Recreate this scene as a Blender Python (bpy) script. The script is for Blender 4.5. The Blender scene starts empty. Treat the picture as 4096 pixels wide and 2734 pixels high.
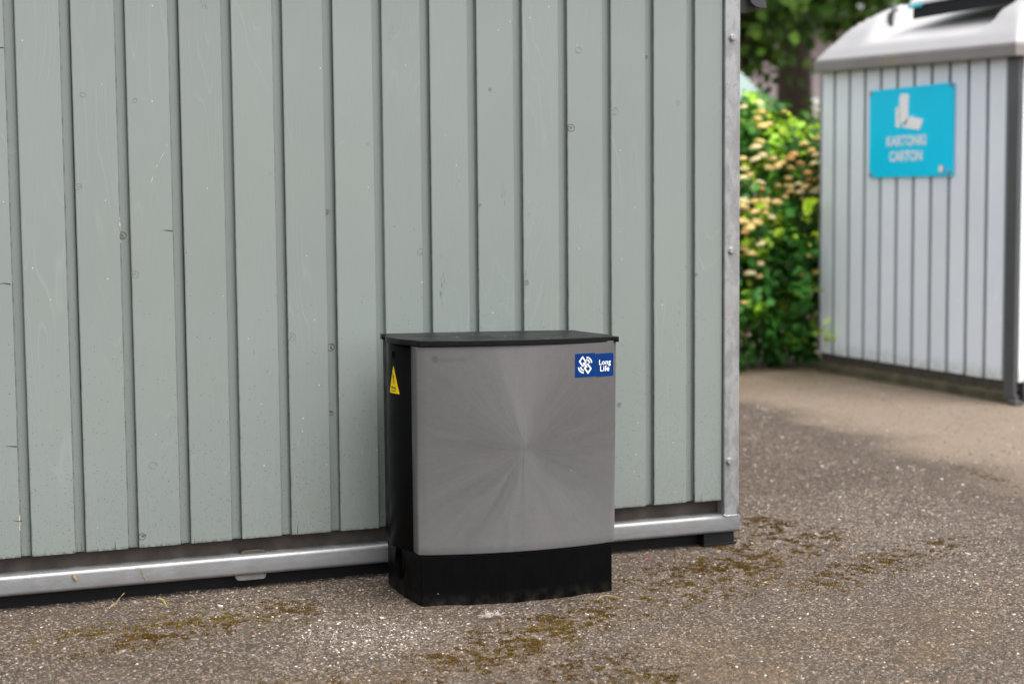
import bpy, bmesh, math, random
import numpy as np
from mathutils import Vector, Matrix, noise as mnoise
random.seed(7); rng = np.random.default_rng(11)
sc = bpy.context.scene
COL = bpy.data.collections.new("Scene"); sc.collection.children.link(COL)

# ------------------------------------------------------------------ helpers
def link(o, parent=None):
    COL.objects.link(o)
    if parent is not None: o.parent = parent
    return o
def tag(o, label=None, cat=None, group=None, kind=None):
    if label: o['label'] = label
    if cat: o['category'] = cat
    if group: o['group'] = group
    if kind: o['kind'] = kind
    return o
def empty(name, loc, rz=0.0):
    o = bpy.data.objects.new(name, None); o.location = loc; o.rotation_euler = (0, 0, rz)
    o.empty_display_size = .1
    return link(o)
def mobj(name, bm, mat, parent=None, smooth=False, bev=0.0, seg=2):
    me = bpy.data.meshes.new(name); bm.normal_update(); bm.to_mesh(me); bm.free()
    if mat: me.materials.append(mat)
    if smooth:
        me.polygons.foreach_set('use_smooth', [True]*len(me.polygons))
    o = bpy.data.objects.new(name, me); link(o, parent)
    if bev:
        m = o.modifiers.new('Bevel', 'BEVEL'); m.width = bev; m.segments = seg; m.limit_method = 'ANGLE'; m.angle_limit = math.radians(35)
        m.harden_normals = False
    return o
def bx(bm, x0, x1, y0, y1, z0, z1):
    v = [bm.verts.new((x, y, z)) for x in (x0, x1) for y in (y0, y1) for z in (z0, z1)]
    for f in ((0,1,3,2),(4,6,7,5),(0,4,5,1),(2,3,7,6),(0,2,6,4),(1,5,7,3)):
        bm.faces.new([v[i] for i in f])
    return v
def prism(bm, poly, z0, z1, f=None):
    """poly: list of (a,b); f maps (a,b,z)->xyz"""
    f = f or (lambda a, b, z: (a, b, z))
    lo = [bm.verts.new(f(a, b, z0)) for a, b in poly]; hi = [bm.verts.new(f(a, b, z1)) for a, b in poly]
    n = len(poly)
    for i in range(n): bm.faces.new((lo[i], lo[(i+1) % n], hi[(i+1) % n], hi[i]))
    bm.faces.new(hi); bm.faces.new(lo[::-1])
def fixn(bm): bmesh.ops.recalc_face_normals(bm, faces=bm.faces)
def sweep(bm, rows, close=False, caps=False):
    """rows: list of rings of points -> quads"""
    vs = [[bm.verts.new(p) for p in r] for r in rows]
    n = len(vs[0])
    for a, b in zip(vs, vs[1:]):
        for i in range(n if close else n-1):
            bm.faces.new((a[i], a[(i+1) % n], b[(i+1) % n], b[i]))
    if caps and close:
        bm.faces.new(vs[0][::-1]); bm.faces.new(vs[-1])
    return vs
def tube(bm, pts, r, n=6, taper=1.0):
    rows = []
    for i, p in enumerate(pts):
        p = Vector(p); q = Vector(pts[min(i+1, len(pts)-1)]) - Vector(pts[max(i-1, 0)])
        q.normalize(); a = q.orthogonal().normalized(); b = q.cross(a)
        rr = r*(1+(taper-1)*i/(len(pts)-1))
        rows.append([p + rr*(math.cos(t)*a+math.sin(t)*b) for t in [2*math.pi*k/n for k in range(n)]])
    sweep(bm, rows, close=True, caps=True)
def raw(name, V, F, mat, parent=None, col=None, smooth=False):
    """V (n,3) F (m,k) uniform faces; col (n,4) point colours"""
    V = np.asarray(V, np.float32); F = np.asarray(F, np.int32)
    me = bpy.data.meshes.new(name); me.vertices.add(len(V)); me.vertices.foreach_set('co', V.ravel())
    m, k = F.shape; me.loops.add(m*k); me.loops.foreach_set('vertex_index', F.ravel())
    me.polygons.add(m); me.polygons.foreach_set('loop_start', np.arange(0, m*k, k, dtype=np.int32))
    me.polygons.foreach_set('loop_total', np.full(m, k, np.int32))
    if smooth: me.polygons.foreach_set('use_smooth', np.ones(m, bool))
    me.update(calc_edges=True)
    if col is not None:
        a = me.attributes.new('tint', 'FLOAT_COLOR', 'POINT'); a.data.foreach_set('color', np.asarray(col, np.float32).ravel())
    me.materials.append(mat)
    return link(bpy.data.objects.new(name, me), parent)
def text_mesh(s, size, extrude=0.0, offset=0.0, res=4, spacing=1.0, align='CENTER'):
    cu = bpy.data.curves.new('lettering', 'FONT'); cu.body = s; cu.size = size; cu.extrude = extrude; cu.offset = offset
    cu.resolution_u = res; cu.align_x = align; cu.align_y = 'BOTTOM_BASELINE'; cu.space_character = spacing
    o = bpy.data.objects.new('lettering', cu); sc.collection.objects.link(o)
    dg = bpy.context.evaluated_depsgraph_get(); dg.update()
    me = bpy.data.meshes.new_from_object(o.evaluated_get(dg)); bpy.data.objects.remove(o)
    return me
def warp_mesh(me, f):
    for v in me.vertices: v.co = f(v.co.x, v.co.y, v.co.z)
    me.update(); return me
def fit_text(me, x0, x1, y0, y1):
    xs = [v.co.x for v in me.vertices]; ys = [v.co.y for v in me.vertices]
    a, b, c, d = min(xs), max(xs), min(ys), max(ys)
    for v in me.vertices:
        v.co.x = x0+(v.co.x-a)/(b-a)*(x1-x0); v.co.y = y0+(v.co.y-c)/(d-c)*(y1-y0)
    return me
def meobj(name, me, mat, parent):
    me.name = name; me.materials.clear(); me.materials.append(mat)
    return link(bpy.data.objects.new(name, me), parent)

# ------------------------------------------------------------------ materials
class NT:
    def __init__(s, name):
        s.m = bpy.data.materials.new(name); s.m.use_nodes = True; s.t = s.m.node_tree; s.t.nodes.clear()
        s.out = s.t.nodes.new('ShaderNodeOutputMaterial'); s.b = s.t.nodes.new('ShaderNodeBsdfPrincipled')
        s.t.links.new(s.b.outputs[0], s.out.inputs[0])
    def n(s, ty, **kw):
        nd = s.t.nodes.new(ty)
        for k, v in kw.items():
            if k[0] == '_': setattr(nd, k[1:], v)
        return nd
    def set(s, sock, v):
        if isinstance(v, bpy.types.NodeSocket): s.t.links.new(v, sock)
        elif isinstance(v, (tuple, list)) and len(v) == 3 and sock.type == 'RGBA': sock.default_value = (*v, 1)
        else: sock.default_value = v
    def bs(s, **kw):
        mp = dict(color='Base Color', rough='Roughness', metal='Metallic', spec='Specular IOR Level', normal='Normal', coat='Coat Weight', trans='Transmission Weight', sub='Subsurface Weight', sheen='Sheen Weight')
        for k, v in kw.items(): s.set(s.b.inputs[mp[k]], v)
    def math(s, op, a, b=0.0, c=None, clamp=False):
        nd = s.n('ShaderNodeMath', _operation=op, _use_clamp=clamp); s.set(nd.inputs[0], a); s.set(nd.inputs[1], b)
        if c is not None: s.set(nd.inputs[2], c)
        return nd.outputs[0]
    def mix(s, f, a, b, bt='MIX'):
        nd = s.n('ShaderNodeMix', _data_type='RGBA', _blend_type=bt); nd.clamp_factor = True
        s.set(nd.inputs[0], f); s.set(nd.inputs[6], a); s.set(nd.inputs[7], b); return nd.outputs[2]
    def ramp(s, v, lo, hi, a=0.0, b=1.0):
        nd = s.n('ShaderNodeMapRange', _clamp=True); s.set(nd.inputs[0], v)
        for i, x in enumerate((lo, hi, a, b)): s.set(nd.inputs[i+1], x)
        return nd.outputs[0]
    def co(s, scale=(1, 1, 1), kind='Object'):
        t = s.n('ShaderNodeTexCoord'); m = s.n('ShaderNodeMapping'); m.inputs['Scale'].default_value = scale
        s.t.links.new(t.outputs[kind], m.inputs[0]); return m.outputs[0]
    def noise(s, co, scale, detail=3, rough=.5, dist=0.0, col=False):
        nd = s.n('ShaderNodeTexNoise'); s.set(nd.inputs['Vector'], co); nd.inputs['Scale'].default_value = scale
        nd.inputs['Detail'].default_value = detail; nd.inputs['Roughness'].default_value = rough; nd.inputs['Distortion'].default_value = dist
        return nd.outputs[1 if col else 0]
    def vor(s, co, scale, feature='F1', rnd=1.0):
        nd = s.n('ShaderNodeTexVoronoi', _feature=feature); s.set(nd.inputs['Vector'], co); nd.inputs['Scale'].default_value = scale
        nd.inputs['Randomness'].default_value = rnd; return nd
    def sep(s, v):
        nd = s.n('ShaderNodeSeparateXYZ'); s.set(nd.inputs[0], v); return nd.outputs
    def comb(s, x, y, z):
        nd = s.n('ShaderNodeCombineXYZ')
        for i, v in enumerate((x, y, z)): s.set(nd.inputs[i], v)
        return nd.outputs[0]
    def bump(s, h, strength=.3, dist=.002, normal=None):
        nd = s.n('ShaderNodeBump'); s.set(nd.inputs['Height'], h); nd.inputs['Strength'].default_value = strength; nd.inputs['Distance'].default_value = dist
        if normal is not None: s.set(nd.inputs['Normal'], normal)
        return nd.outputs[0]
    def attr(s, name, out='Color'):
        nd = s.n('ShaderNodeAttribute', _attribute_name=name); return nd.outputs[out]

def m_plain(name, color, rough=.5, metal=0.0, spec=.5, var=.08, scale=30, bump=.0):
    t = NT(name); c = t.co(); nz = t.noise(c, scale, 4)
    f = t.ramp(nz, .25, .75, 1-var, 1+var)
    nd = t.n('ShaderNodeMix', _data_type='RGBA', _blend_type='MULTIPLY'); nd.inputs[0].default_value = 1
    t.set(nd.inputs[6], color); cc = t.comb(f, f, f); t.t.links.new(cc, nd.inputs[7])
    t.bs(color=nd.outputs[2], rough=t.ramp(nz, .2, .8, max(rough-.06, 0.02), rough+.06), metal=metal, spec=spec)
    if bump: t.bs(normal=t.bump(t.noise(c, 400, 3), bump, .001))
    return t.m

def m_boards(name, base, dirt_amt=1.0, far=False):
    """painted boards. UV 'board' = (metres across the board, height); attribute tint.x = random per board"""
    t = NT(name)
    uvn = t.n('ShaderNodeUVMap'); uvn.uv_map = 'board'; U, Vv, _ = t.sep(uvn.outputs[0])
    rn = t.sep(t.attr('tint', 'Vector')); rnd = rn[0]
    off = t.math('MULTIPLY', rnd, 37.0)
    obj = t.co()
    # wood relief under paint: contour lines of a stretched field
    gv = t.comb(t.math('ADD', t.math('MULTIPLY', U, 11.0), off), t.math('MULTIPLY', Vv, 1.35), off)
    fld = t.noise(gv, 1.0, 1.5, .4)
    band = t.math('FRACT', t.math('MULTIPLY', fld, 17.0))
    line = t.ramp(t.math('ABSOLUTE', t.math('SUBTRACT', band, .5)), .0, .10, 1, 0)
    area = t.ramp(t.noise(t.comb(t.math('ADD', t.math('MULTIPLY', U, 6.0), off), t.math('MULTIPLY', Vv, 2.2), off), 1.0, 2), .48, .66)
    line = t.math('MULTIPLY', line, area)
    fine = t.noise(t.comb(t.math('ADD', t.math('MULTIPLY', U, 420.0), off), t.math('MULTIPLY', Vv, 14.0), off), 1.0, 3, .6)
    peel = t.noise(obj, 230, 3, .6)
    # base tone
    big = t.noise(obj, 2.1, 3, .55)
    tone = t.math('ADD', t.ramp(rnd, 0, 1, .965, 1.035), t.ramp(big, .3, .7, -.035, .035))
    tone = t.math('ADD', tone, t.ramp(fine, .3, .7, -.018, .018))
    tone = t.math('ADD', tone, t.math('MULTIPLY', line, .10))
    c = t.mix(1.0, base, t.comb(tone, tone, tone), 'MULTIPLY')
    yel = t.ramp(t.noise(obj, 1.3, 2), .45, .7, 0, .22)
    c = t.mix(yel, c, (base[0]*1.02, base[1]*.985, base[2]*.86))
    if not far:
        # grime: along both edges of the rebate, splash specks near the ground, end checks
        edge = t.ramp(U, .0, .0042, .75, 0)
        en = t.ramp(t.noise(t.comb(t.math('MULTIPLY', U, 60.0), t.math('MULTIPLY', Vv, 26.0), off), 1.0, 4, .65), .42, .68)
        low = t.ramp(Vv, .12, 1.3, 1.0, .45)
        g1 = t.math('MULTIPLY', t.math('MULTIPLY', edge, en), low)
        edge2 = t.ramp(t.math('ABSOLUTE', t.math('SUBTRACT', U, .0985)), .0, .003, 1, 0)
        g2 = t.math('MULTIPLY', t.math('MULTIPLY', edge2, en), .8)
        reb = t.math('MULTIPLY', t.ramp(U, .0955, .0970, 0, .24), 1.0)  # shade of the recessed channel painted as a darker tint on its floor
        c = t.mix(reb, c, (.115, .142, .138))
        c = t.mix(t.math('MULTIPLY', t.math('MAXIMUM', g1, g2), dirt_amt), c, (.045, .042, .028))
        def specks(scale, lo, hi, prob_lo, z0, z1, strength):
            v = t.vor(obj, scale); pr = t.sep(v.outputs['Color'])[0]
            thr = t.ramp(Vv, z0, z1, prob_lo, 1.0)
            on = t.math('GREATER_THAN', pr, thr)
            d = t.ramp(v.outputs['Distance'], lo, hi, 1, 0)
            return t.math('MULTIPLY', t.math('MULTIPLY', on, d), strength)
        s1 = specks(150, .10, .22, .62, .15, .75, .85); s2 = specks(60, .05, .11, .86, .15, 1.1, .9); s3 = specks(260, .15, .3, .62, .12, .45, .6)
        s4 = specks(34, .03, .06, .72, .1, 1.8, .8)
        c = t.mix(t.math('MAXIMUM', t.math('MAXIMUM', s1, s2), s3), c, (.05, .035, .025))
        v = t.vor(t.co((1, 1, .8)), 47); pr = t.sep(v.outputs['Color'])[1]
        wht = t.math('MULTIPLY', t.math('GREATER_THAN', pr, .982), t.ramp(v.outputs['Distance'], .03, t.ramp(t.sep(v.outputs['Color'])[2], 0, 1, .04, .085), 1, 0))
        c = t.mix(t.math('MULTIPLY', wht, .7), c, (.72, .75, .72))
        film = t.math('MULTIPLY', t.ramp(Vv, .11, .30, .26, 0), t.ramp(t.noise(obj, 9, 4, .6), .3, .75, .25, 1))
        c = t.mix(film, c, (.15, .15, .125))
        ck = t.noise(t.comb(t.math('ADD', t.math('MULTIPLY', U, 210.0), off), t.math('MULTIPLY', Vv, 2.0), off), 1.0, 1)
        ckz = t.math('ADD', t.ramp(Vv, .119, .160, .0, .16), .665)
        crack = t.math('GREATER_THAN', ck, ckz)
        c = t.mix(t.math('MULTIPLY', crack, .8), c, (.035, .03, .022))
        endg = t.math('MULTIPLY', t.ramp(Vv, .119, .126, .7, 0), t.ramp(t.noise(obj, 90, 3), .4, .6))
        c = t.mix(endg, c, (.05, .042, .03))
    else:
        low = t.math('MULTIPLY', t.ramp(Vv, .1, .17, .55, 0), t.ramp(t.noise(obj, 30, 3), .3, .6))
        c = t.mix(low, c, (.32, .33, .20))
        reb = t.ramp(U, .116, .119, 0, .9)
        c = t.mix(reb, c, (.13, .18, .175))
    h = t.math('ADD', t.math('MULTIPLY', line, .5), t.math('ADD', t.math('MULTIPLY', fine, .5), t.math('MULTIPLY', peel, .35)))
    t.bs(color=c, rough=t.ramp(peel, .3, .7, .42, .55), spec=.4, normal=t.bump(h, .35, .0012))
    return t.m

def m_galv(name, base=(.40, .405, .41), metal=.35, vert=True, rust=True):
    t = NT(name); o = t.co()
    st = t.co((1, 1, .45) if vert else (.5, 1, 1))
    v = t.vor(t.mix(.12, st, t.noise(st, 14, 3, col=True)), 42); p = t.sep(v.outputs['Color'])[0]
    blot = t.ramp(t.noise(st, 38 if vert else 60, 4, .6, .4), .42, .58)
    fine = t.noise(o, 260, 3, .7)
    k = t.math('ADD', t.math('MULTIPLY', p, .10), t.math('MULTIPLY', blot, .26 if vert else .08))
    k = t.math('ADD', k, t.math('MULTIPLY', fine, .26)); k = t.math('ADD', k, .66)
    c = t.mix(1.0, base, t.comb(k, k, k), 'MULTIPLY')
    if not vert:
        z = t.sep(o)[2]
        ln = t.noise(t.comb(t.math('MULTIPLY', t.sep(o)[0], .35), 0.0, t.math('MULTIPLY', z, 380.0)), 1.0, 2)
        c = t.mix(t.ramp(ln, .45, .65, 0, .28), c, (.22, .22, .22))
    warm = t.ramp(t.noise(o, 9, 4), .5, .75, 0, .35 if rust else .1)
    c = t.mix(warm, c, (.25, .22, .20))
    vv = t.vor(o, 120); on = t.math('MULTIPLY', t.math('GREATER_THAN', t.sep(vv.outputs['Color'])[1], .90), t.ramp(vv.outputs['Distance'], .1, .25, 1, 0))
    c = t.mix(t.math('MULTIPLY', on, .7), c, (.06, .045, .035))
    t.bs(color=c, rough=t.ramp(fine, .3, .7, .34, .5), metal=metal, spec=.5, normal=t.bump(t.math('ADD', fine, blot) if vert else fine, .25, .0008))
    return t.m

def m_black(name, base=(.0024, .0024, .0026), rough=.36, dust=True):
    t = NT(name); o = t.co(); z = t.sep(o)[2]
    n1 = t.noise(o, 22, 4, .6); n2 = t.noise(t.co((1, 1, .12)), 160, 3, .6)
    c = t.mix(t.ramp(n2, .45, .8, 0, .15), base, (.010, .010, .010))
    if dust:
        d = t.math('MULTIPLY', t.ramp(z, .0, .03, .30, .0), t.ramp(t.noise(o, 34, 4, .65), .42, .75))
        c = t.mix(d, c, (.085, .075, .06))
        v = t.vor(o, 55); on = t.math('MULTIPLY', t.math('GREATER_THAN', t.sep(v.outputs['Color'])[0], .95), t.ramp(v.outputs['Distance'], .04, .09, 1, 0))
        c = t.mix(on, c, (.3, .28, .25))
    t.bs(color=c, rough=t.ramp(n1, .25, .8, rough-.08, rough+.14), spec=.06, normal=t.bump(t.noise(o, 700, 2), .12, .0005))
    return t.m

def m_greyplastic():
    """moulded grey plastic with flow marks and painted sheen streaks radiating from the gate point"""
    t = NT('grey moulded plastic'); o = t.co(); x, y, z = t.sep(o)
    dx = t.math('SUBTRACT', x, .236); dz = t.math('SUBTRACT', z, .345)
    wob = t.noise(o, 9, 3, .5, col=True); wx, wy, wz = t.sep(wob)
    dx = t.math('ADD', dx, t.math('MULTIPLY', t.math('SUBTRACT', wx, .5), .035)); dz = t.math('ADD', dz, t.math('MULTIPLY', t.math('SUBTRACT', wz, .5), .035))
    ang = t.math('ARCTAN2', dz, dx); r = t.math('SQRT', t.math('ADD', t.math('MULTIPLY', dx, dx), t.math('MULTIPLY', dz, dz)))
    ca, sa = t.math('COSINE', ang), t.math('SINE', ang)
    def stre(k, rk, det, seed):
        return t.noise(t.comb(t.math('MULTIPLY', ca, k), t.math('MULTIPLY', sa, k), t.math('ADD', t.math('MULTIPLY', r, rk), seed)), 1.0, det, .6)
    a = stre(1.7, 2.0, 3, 3.1); b = stre(8, 5, 3, 9.7); c3 = stre(30, 9, 2, 1.3)
    fade = t.ramp(r, .0, .34, 1, .25); fin = t.ramp(r, 0, .07, .25, 1)
    s = t.math('ADD', t.math('MULTIPLY', t.math('SUBTRACT', a, .5), .50), t.math('ADD', t.math('MULTIPLY', t.math('SUBTRACT', b, .5), .34), t.math('MULTIPLY', t.math('SUBTRACT', c3, .5), .20)))
    s = t.math('MULTIPLY', t.math('MULTIPLY', s, fade), fin)
    wedge = t.math('MULTIPLY', t.ramp(t.math('MULTIPLY', sa, -1.0), .955, 1.0, 0, 1), t.ramp(r, .0, .22, 1, .1))
    s = t.math('SUBTRACT', s, t.math('MULTIPLY', wedge, .10))
    mott = t.noise(o, 60, 4, .65); fine = t.noise(o, 650, 2, .6)
    s = t.math('ADD', s, t.math('ADD', t.ramp(mott, .3, .7, -.035, .035), t.ramp(fine, .3, .7, -.06, .06)))
    k = t.math('ADD', s, 1.0)
    c = t.mix(1.0, (.131, .128, .127), t.comb(k, k, k), 'MULTIPLY')  # radial streaks put part of the panel's sheen into the base colour
    tv = t.n('ShaderNodeVectorTransform', _vector_type='VECTOR', _convert_from='OBJECT', _convert_to='WORLD'); t.set(tv.inputs[0], t.comb(t.math('ADD', dx, t.math('MULTIPLY', t.math('SUBTRACT', b, .5), .10)), 0.0, t.math('ADD', dz, t.math('MULTIPLY', t.math('SUBTRACT', t.noise(o, 20, 3), .5), .07))))
    t.set(t.b.inputs['Tangent'], tv.outputs[0]); t.b.inputs['Anisotropic'].default_value = .65; t.b.inputs['Metallic'].default_value = .32
    v = t.vor(o, 40); on = t.math('MULTIPLY', t.math('GREATER_THAN', t.sep(v.outputs['Color'])[0], .93), t.ramp(v.outputs['Distance'], .03, .06, 1, 0))
    c = t.mix(t.math('MULTIPLY', on, .6), c, (.5, .48, .45))
    t.bs(color=c, rough=t.math('SUBTRACT', .62, t.math('MULTIPLY', s, .45)), spec=.4, normal=t.bump(t.math('ADD', fine, t.math('MULTIPLY', b, .5)), .14, .0006))
    return t.m

def m_lid():
    t = NT('charcoal lid plastic'); o = t.co()
    n1 = t.noise(t.co((.12, 1, 1)), 170, 4, .65); n2 = t.noise(o, 14, 4, .6)
    c = t.mix(t.ramp(n1, .4, .8, 0, .8), (.004, .004, .0045), (.012, .011, .0105))
    t.bs(color=c, rough=t.ramp(n2, .3, .75, .32, .48), spec=.16, normal=t.bump(n1, .15, .0008))
    return t.m

def m_ground():
    t = NT('weathered asphalt'); o = t.co(); X, Y, Z = t.sep(o)
    v1 = t.vor(o, 105); p1 = t.sep(v1.outputs['Color']); v2 = t.vor(o, 240); p2 = t.sep(v2.outputs['Color'])
    v3 = t.vor(o, 48); p3 = t.sep(v3.outputs['Color'])
    n1 = t.noise(o, 3.0, 4, .6); n2 = t.noise(o, 22, 4, .6); n3 = t.noise(o, 420, 3, .7)
    c = t.mix(t.ramp(n2, .3, .7), (.046, .034, .0255), (.100, .077, .058))
    # stones of the asphalt: light grey, buff, pinkish
    stone = t.mix(p1[1], (.115, .093, .075), (.37, .305, .25))
    stone = t.mix(t.math('GREATER_THAN', p1[2], .8), stone, (.27, .185, .135))
    on = t.math('MULTIPLY', t.math('GREATER_THAN', p1[0], .30), t.ramp(v1.outputs['Distance'], .30, .48, 1, 0))
    c = t.mix(on, c, stone)
    on2 = t.math('MULTIPLY', t.math('GREATER_THAN', p2[0], .62), t.ramp(v2.outputs['Distance'], .2, .45, 1, 0))
    c = t.mix(on2, c, t.mix(p2[1], (.12, .097, .078), (.27, .225, .18)))
    on3 = t.math('MULTIPLY', t.math('GREATER_THAN', p3[0], .82), t.ramp(v3.outputs['Distance'], .2, .32, 1, 0))
    c = t.mix(on3, c, t.mix(p3[1], (.12, .097, .080), (.23, .19, .16)))
    c = t.mix(t.ramp(n1, .40, .75, 0, .35), c, (.15, .12, .092))
    # moss stain between stones, in a band that runs past the box
    def band(px, py, qx, qy, w):
        dx, dy = qx-px, qy-py; L = math.hypot(dx, dy); nx, ny = -dy/L, dx/L
        d = t.math('ADD', t.math('MULTIPLY', X, nx), t.math('ADD', t.math('MULTIPLY', Y, ny), -(px*nx+py*ny)))
        a = t.math('ADD', t.math('MULTIPLY', X, dx/L), t.math('MULTIPLY', Y, dy/L)); a0 = (px*dx+py*dy)/L
        e1 = t.ramp(a, a0-.15, a0+.05); e2 = t.ramp(a, a0+L-.05, a0+L+.15, 1, 0)
        return t.math('MULTIPLY', t.ramp(t.math('ABSOLUTE', d), w*.3, w, 1, 0), t.math('MULTIPLY', e1, e2))
    mm = t.math('MAXIMUM', band(.75, -.78, 1.35, -.45, .13), band(1.35, -.45, 2.05, .02, .16))
    mm = t.math('MAXIMUM', mm, band(.05, -.36, .50, -.26, .13)); mm = t.math('MAXIMUM', mm, t.math('MULTIPLY', band(3.0, .25, 3.1, .9, .16), .6))
    mm = t.math('MAXIMUM', mm, t.math('MULTIPLY', band(.3, -.95, 1.7, -1.0, .26), .45))
    mm = t.math('ADD', mm, t.math('MULTIPLY', t.ramp(t.noise(o, 1.7, 2), .5, .7), .25))
    ms = t.math('MULTIPLY', mm, t.ramp(t.noise(o, 75, 5, .75), .45, .66))
    c = t.mix(t.math('MULTIPLY', ms, .55), c, t.mix(t.noise(o, 60, 2), (.11, .064, .016), (.165, .108, .03)))
    och = t.math('MULTIPLY', t.ramp(Y, -1.0, -.55, 1, 0), t.math('MULTIPLY', t.ramp(t.noise(o, 4.5, 3), .42, .62), t.ramp(t.noise(o, 70, 4, .7), .42, .62)))
    c = t.mix(t.math('MULTIPLY', och, .55), c, (.26, .165, .065))
    # worn whitish patch with crushed chips
    def spot(px, py, r0, r1):
        d = t.math('SQRT', t.math('ADD', t.math('POWER', t.math('SUBTRACT', X, px), 2.0), t.math('POWER', t.math('SUBTRACT', Y, py), 2.0)))
        return t.ramp(d, r0, r1, 1, 0)
    wp = t.math('MAXIMUM', spot(.64, -.56, .04, .22), t.math('MULTIPLY', spot(.45, -.22, .03, .15), .6))
    wp = t.math('MAXIMUM', wp, t.math('MULTIPLY', spot(2.15, .0, .05, .35), .5))
    wm = t.math('MULTIPLY', wp, t.ramp(t.noise(o, 85, 4, .75), .50, .60))
    c = t.mix(t.math('MULTIPLY', t.math('MULTIPLY', wm, .75), t.ramp(t.noise(o, 16, 3), .4, .6)), c, (.50, .45, .41))
    # sandy, paler strip of paving next to the far container
    sx = t.math('ADD', X, t.math('MULTIPLY', t.math('SUBTRACT', t.noise(o, 2.2, 3), .5), .5))
    sx = t.math('SUBTRACT', sx, t.math('MULTIPLY', Y, .11))
    sand = t.ramp(t.math('ADD', sx, t.math('MULTIPLY', t.math('SUBTRACT', t.noise(o, 30, 4, .7), .5), .30)), 2.85, 3.25)
    sc_ = t.mix(t.noise(o, 5, 4, .6), (.30, .238, .18), (.43, .35, .28)); sc_ = t.mix(t.math('MULTIPLY', on, .5), sc_, stone)
    c = t.mix(t.math('MULTIPLY', sand, .72), c, sc_)
    gm = t.math('MULTIPLY', t.ramp(Y, 2.6, 3.7), t.math('MULTIPLY', sand, t.ramp(t.noise(o, 4, 3), .35, .6, .1, .6)))
    c = t.mix(gm, c, (.16, .125, .04))
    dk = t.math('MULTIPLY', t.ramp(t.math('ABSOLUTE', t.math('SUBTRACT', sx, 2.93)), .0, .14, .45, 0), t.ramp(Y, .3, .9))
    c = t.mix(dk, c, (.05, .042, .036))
    c = t.mix(1.0, c, (.86, .81, .755), 'MULTIPLY')
    h = t.math('ADD', t.math('MULTIPLY', t.ramp(v1.outputs['Distance'], .1, .6, 1, 0), .8), t.math('MULTIPLY', t.ramp(v2.outputs['Distance'], .1, .6, 1, 0), .4))
    h = t.math('ADD', h, t.math('MULTIPLY', n3, .5))
    t.bs(color=c, rough=t.ramp(n3, .3, .7, .62, .92), spec=.35, normal=t.bump(h, 1.0, .006))
    return t.m

def m_tint(name, rough=.6, spec=.3, sub=False, trans=0.0, gain=1.0):
    t = NT(name); c = t.attr('tint')
    n = t.noise(t.co(), 45, 3); k = t.ramp(n, .25, .75, .85*gain, 1.15*gain); c = t.mix(1.0, c, t.comb(k, k, k), 'MULTIPLY')
    t.bs(color=c, rough=rough, spec=spec)
    if trans:
        tr = t.n('ShaderNodeBsdfTranslucent'); t.set(tr.inputs[0], c)
        mx = t.n('ShaderNodeMixShader'); mx.inputs[0].default_value = trans
        t.t.links.new(t.b.outputs[0], mx.inputs[1]); t.t.links.new(tr.outputs[0], mx.inputs[2]); t.t.links.new(mx.outputs[0], t.out.inputs[0])
    return t.m

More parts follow.
